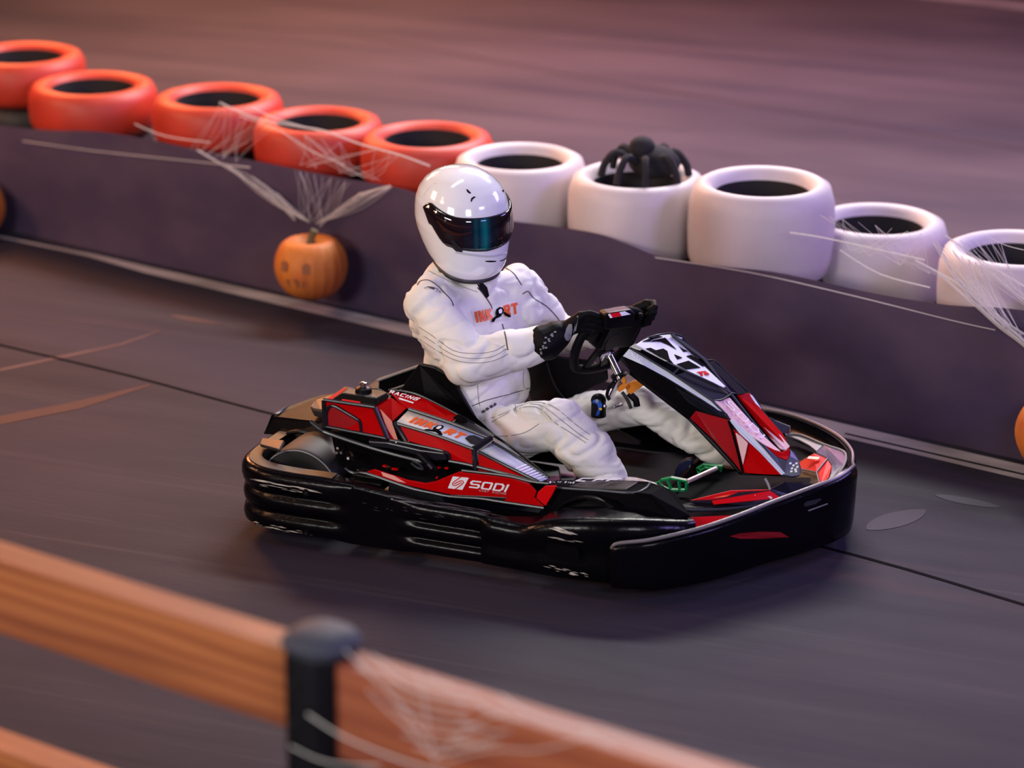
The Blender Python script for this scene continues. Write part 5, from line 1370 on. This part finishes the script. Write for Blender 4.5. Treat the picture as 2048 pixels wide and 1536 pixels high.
pb = [[chest(.34 + .46 * a, -.08 + 1.0 * b) for a, b in q] for q in ([(.28, .28), (.26, .55), (.34, .84), (.50, .95), (.66, .84), (.70, .62), (.60, .40), (.45, .30)], [(.62, .50), (.72, .52), (1.0, .16), (.98, .06), (.86, .08), (.70, .30)], [(.0, .02), (.12, -.02), (.22, .16), (.55, .26), (.52, .36), (.30, .36), (.06, .22)])]
dpar(decal_px('chest_pictogram', pb, ST, M_DKPRINT, D, .0065, sub=4))
dpar(decal_px('pictogram_helmet', [[chest(.34 + .46 * a, -.08 + 1.0 * b) for a, b in ((.42, .48), (.42, .74), (.52, .82), (.60, .72), (.58, .52), (.50, .44))]], ST, M_WHITE, D, .008, sub=3))

# collar
cm = nk
mb = MB(); rings = []
for z, r in ((-.030, .088), (.0, .082), (.028, .078), (.030, .072), (.0, .074), (-.03, .078)):
    rings.append([cm + Vector((math.cos(a) * r * 1.0 - z * .3, math.sin(a) * r * 1.05, z + .045 - .02 * math.cos(a))) for a in [2 * math.pi * k / 28 for k in range(28)]])
rings.append(rings[0])
dpar(mb.loft(rings, caps=False).build('collar', M_SUIT, D, ang=60))

# helmet ------------------------------------------------------------------------
HE = empty('helmet'); HE.parent = D; dpar(HE)
HCen = PY(924, 419, -.065)
hy = PSI * -1 + math.radians(-16)              # heading of the face, turned towards the camera side
fw = Vector((math.cos(hy), math.sin(hy), -.10)).normalized()
lf = Vector((0, 0, 1)).cross(fw).normalized()
lf = (lf + Vector((0, 0, .0))).normalized()
upv = fw.cross(lf).normalized()
HS = 1.10
HT = [(-.158, .130, -.040, .086, .50), (-.150, .146, -.060, .100, .48), (-.128, .158, -.092, .113, .42), (-.10, .162, -.118, .121, .34), (-.07, .162, -.136, .127, .24), (-.035, .160, -.149, .131, .13), (0, .153, -.154, .129, .05), (.03, .148, -.152, .127, .0), (.06, .136, -.143, .119, 0), (.088, .116, -.125, .105, 0), (.110, .090, -.100, .084, 0), (.126, .060, -.070, .058, 0), (.134, .030, -.038, .030, 0), (.1365, .006, -.010, .008, 0)]
def hlerp(h):
    if h <= HT[0][0]: return HT[0][1:]
    for a, b in zip(HT[:-1], HT[1:]):
        if h <= b[0]:
            t = (h - a[0]) / (b[0] - a[0]); return tuple(x + (y - x) * t for x, y in zip(a[1:], b[1:]))
    return HT[-1][1:]
def hp(h, az, off=0.0):
    """point of the shell at height h, azimuth az (0 = face, + = driver's left)"""
    Fr, Bk, Wd, sl = hlerp(h)
    c, s = math.cos(az), math.sin(az)
    e = 2.25
    q = (abs(c) ** e + abs(s) ** e) ** (-1 / e)
    x = q * c * ((Fr - Bk) / 2) + (Fr + Bk) / 2
    y = q * s * Wd
    z = h + sl * (-(x) * .55 + .02) * (1 if x > 0 else .95)
    r = Vector((x, y, 0)); n = Vector((c, s, 0))
    x += n.x * off; y += n.y * off
    return HCen + (fw * x + lf * y * 1.04 + upv * z * .97) * HS
rings = []
hs = [HT[0][0] + (HT[-1][0] - HT[0][0]) * (i / 44) for i in range(45)]
hs = [h for h in hs]
hs[-1] = HT[-1][0]
for h in hs: rings.append([hp(h, 2 * math.pi * k / 72) for k in range(72)])
shell = dpar(MB().loft(rings).build('shell', M_HELM, HE, ang=80))
shell.parent = HE
# rubber edge at the bottom
dpar(MB().tube([hp(-.160, 2 * math.pi * k / 48, .004) for k in range(48)], .0105, 8, closed=True).build('bottom_trim', M_HTRIM, HE))
ring_lo = [hp(-.158, 2 * math.pi * k / 40, -.015) for k in range(40)]
cneck = sum(ring_lo, Vector()) / 40
nb_ = MB().loft([[p for p in ring_lo], [cneck.lerp(p, .62) + Vector((-.01, 0, -.045)) for p in ring_lo], [cneck.lerp(p, .60) + Vector((-.02, 0, -.12)) for p in ring_lo]])
dpar(nb_.build('balaclava', M_GLOVE, D, ang=60))
# visor
def vtop(a):
    t = abs(a) / math.radians(85); return .028 + .004 * t + .040 * max(0, t - .45) ** 1.3 * 1.5 - (.022 * ((t - .86) / .14) ** 2 if t > .86 else 0)
def vbot(a):
    t = abs(a) / math.radians(85)
    base = -.060 + .012 * t
    if t > .62: base = -.053 + (t - .62) / .38 * .080
    b_ = min(base, vtop(a) - .012)
    if t > .86:
        m = (vtop(a) + b_) / 2 + 0; hw = (vtop(a) - b_) / 2 + .010
        b_ = m - hw * math.sqrt(max(0.02, 1 - ((t - .86) / .14) ** 2))
    return b_
Mv = bpy.data.materials.new('iridescent_dark_visor'); Mv.use_nodes = True
nt = Mv.node_tree; b = nt.nodes['Principled BSDF']
b.inputs['Roughness'].default_value = .06; b.inputs['Coat Weight'].default_value = .6; b.inputs['Specular IOR Level'].default_value = .6
tcn = nt.nodes.new('ShaderNodeTexCoord'); sep = nt.nodes.new('ShaderNodeSeparateXYZ'); nt.links.new(tcn.outputs['UV'], sep.inputs[0])
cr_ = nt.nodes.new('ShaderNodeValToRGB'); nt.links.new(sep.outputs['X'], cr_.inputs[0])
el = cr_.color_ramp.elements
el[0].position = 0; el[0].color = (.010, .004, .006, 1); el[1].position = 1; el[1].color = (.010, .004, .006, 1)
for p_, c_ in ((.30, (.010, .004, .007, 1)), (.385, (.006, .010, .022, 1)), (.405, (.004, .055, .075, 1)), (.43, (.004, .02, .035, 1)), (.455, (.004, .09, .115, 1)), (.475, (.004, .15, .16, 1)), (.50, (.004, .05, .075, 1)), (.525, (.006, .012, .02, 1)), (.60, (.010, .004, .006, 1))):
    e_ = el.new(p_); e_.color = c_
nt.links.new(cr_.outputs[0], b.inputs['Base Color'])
NA, NH = 60, 14
vs = []; fs = []; uv = []
for i in range(NA + 1):
    a = math.radians(-85 + 170 * i / NA)
    for j in range(NH + 1):
        h = vbot(a) + (vtop(a) - vbot(a)) * j / NH
        bulge = .006 * math.sin(math.pi * j / NH) ** .5
        vs.append(hp(h, a, .003 + bulge)); uv.append((i / NA, j / NH))
for i in range(NA):
    for j in range(NH):
        k = i * (NH + 1) + j; fs.append((k, k + NH + 1, k + NH + 2, k + 1))
me = bpy.data.meshes.new('visor'); me.from_pydata([tuple(p) for p in vs], [], fs)
ul = me.uv_layers.new(name='UVMap')
for lp_ in me.loops: ul.data[lp_.index].uv = uv[lp_.vertex_index]
me.shade_smooth(); me.materials.append(Mv)
vz = bpy.data.objects.new('visor', me); COL.objects.link(vz); vz.parent = HE
m_ = vz.modifiers.new('s', 'SOLIDIFY'); m_.thickness = .004; m_.offset = 0
dpar(vz)
edge = [hp(vtop(math.radians(a)), math.radians(a), .003) for a in range(-85, 86, 5)] + [hp(vbot(math.radians(a)), math.radians(a), .003) for a in range(85, -86, -5)]
dpar(MB().tube(edge, .003, 6, closed=True).build('visor_seal', M_HTRIM, HE))
HTR = bvh(shell, vz)
def hd(name, cen, r, m, off=.001, off2=.006):
    p = hit(HTR, cen[0], cen[1], off); q = hit(HTR, cen[0], cen[1], off2)
    if p is None: return
    o = dpar(MB().tube([p, q], [r, r * .85], 14).build(name, m, HE)); return o
o = hd('visor_screw', (874, 425), .0080, M_TUBE); hd('visor_screw', (892, 441), .0055, M_TUBE)
hd('screw_slot', (874, 425), .0035, M_CHROME, .0065, .0072); hd('screw_slot', (892, 441), .0025, M_CHROME, .0065, .0072)
hd('shell_dimple', (879, 476), .0040, M_HTRIM, .0, .001)
dpar(decal_px('visor_tab', [[(900, 478), (906, 486), (904, 494), (912, 502), (924, 504), (926, 498), (915, 488), (908, 478)]], HTR, M_HTRIM, HE, .003))
dpar(decal_px('chin_vent', [[(970, 521.5), (980, 521), (992, 521.5), (992, 523.5), (982, 524.5), (971, 523.5)], [(1000, 521), (1006, 519), (1012, 515.5), (1012, 517.5), (1006, 521), (1000, 523)]], HTR, M_DKPRINT, HE, .0012))
for q in ([(932, 379), (935, 379), (942, 386), (940, 388), (935, 385)], [(942, 397), (947, 393), (952, 394), (949, 396), (945, 399), (943, 404), (941, 403)], [(1004, 381), (1007, 379), (1008, 383), (1005, 384)]):
    dpar(decal_px('brow_vent', [q], HTR, M_TUBE, HE, .0012))
dpars(seam_px('shell_crease', [[(848, 390), (856, 378), (866, 368), (872, 366)], [(887, 340), (892, 330), (905, 325)], [(972, 342), (988, 350), (1002, 366)]], HTR, mat('soft_grey_line', (.62, .61, .66), .3), HE, .0009))
dpar(MB().tube(cr([hit(HTR, u, v, .002) for u, v in ((912, 504), (935, 508), (965, 512), (990, 511), (1012, 506)) if hit(HTR, u, v, .002)], 4), .0035, 6).build('lower_sill', mat('pale_grey_gloss', (.55, .55, .6), .2), HE))

# gloves: palm, four unequal bent fingers and a thumb closed on the rim --------------
def glove(name, wrist, cuff0, grip, side, dirk, pal_n):
    """wrist -> grip centre on the rim; dirk = direction along the rim (finger row), pal_n = away from the palm"""
    d = (grip - wrist); L = d.length; d.normalize()
    k = dirk.normalized(); n = pal_n.normalized()
    caps = [(cuff0, .062, cuff0.lerp(wrist, .6), .050), (cuff0.lerp(wrist, .5), .044, wrist, .036)]
    kn = grip + n * .030 - d * .006            # knuckle row, above the rim
    for s_ in (-1.4, -.5, .5, 1.4):
        caps.append((wrist, .026, kn + k * (.019 * s_), .0175))
    out = [.96, 1.05, 1.0, .82]
    for i, s_ in enumerate((-1.5, -.5, .5, 1.5)):
        f = out[i]; b0 = kn + k * (.0205 * s_)
        b1 = b0 + d * .036 * f + n * (-.002)
        b2 = b1 + d * .012 * f - n * .030 * f
        b3 = b2 - d * .024 * f - n * .012
        caps += [(b0, .0135, b1, .0120), (b1, .0118, b2, .0108), (b2, .0106, b3, .0094)]
    t0 = wrist.lerp(grip, .45) - n * .012 + side * .022
    t1 = t0 + d * .030 + side * .018 - n * .012
    t2 = t1 + d * .030 - n * .006 - side * .006
    caps += [(t0, .017, t1, .0145), (t1, .0140, t2, .0115)]
    g = blobs(name, caps, .0040, M_GLOVE, D, smooth_it=3, disp=lambda c, n_: .0012 * noise.noise(Vector(c) * 45))
    return dpar(g)
gN = W(.138, .055); gF = W(-.138, .075)
wN = gN + Vector((-.075, -.02, -.02)); cN = PY(1092, 684, -.228)
wF = gF + Vector((-.075, .02, -.02)); cF = PY(1216, 660, .165)
gn = glove('glove', wN, cN, gN, (-ax_s * .7 + Vector((0, 0, .5))).normalized(), ax_u, (ax_s * .8 + ax_n * .5 + Vector((0, 0, .25))))
gf = glove('glove', wF, cF, gF, (ax_s * .7 + Vector((0, 0, .5))).normalized(), ax_u, (-ax_s * .8 + ax_n * .5 + Vector((0, 0, .25))))
GT = bvh(gn)
dpar(decal_px('glove_print', [[(1128, 672), (1132, 658), (1138, 648), (1144, 648), (1145, 660), (1141, 676), (1136, 682), (1131, 680)]], GT, M_GREYPR, D, .0015))
dpar(decal_px('glove_stripe', [[(1154, 632), (1157, 632), (1152, 660), (1145, 686), (1141, 686), (1149, 655)]], GT, M_GREYPR, D, .0015))
rnd = random.Random(5)
marks = []
for k in range(14):
    t = k / 13; u = 1100 - 24 * t + rnd.uniform(-4, 4) + (2 if k % 2 else 0); v = 662 + 44 * t + rnd.uniform(-2, 2)
    if k % 3 == 0: u += 6
    marks.append([(u, v), (u + rnd.uniform(3, 6), v - 1), (u + rnd.uniform(3, 6), v + 2.4), (u + 1, v + 3)])
dpar(decal_px('glove_print', marks, GT, M_GREYPR, D, .0015, sub=2))
cf = []
# shoes
for nm, A, dr, y in (('near', AN, Vector((.155, .01, -.035)), 0), ('far', AF, Vector((.12, -.02, -.06)), 0)):
    caps = [(A + Vector((-.02, 0, -.02)), .040, A + Vector((.02, 0, -.035)), .040), (A + Vector((.0, 0, -.035)), .036, A + dr * .6 + Vector((0, 0, -.01)), .036), (A + dr * .6 + Vector((0, 0, -.01)), .036, A + dr, .030)]
    dpar(blobs('shoe', caps, .005, mat('white_dark_red_shoe', (.60, .52, .52), .6, color2=(.12, .005, .01), noise_scale=14), D, smooth_it=4))
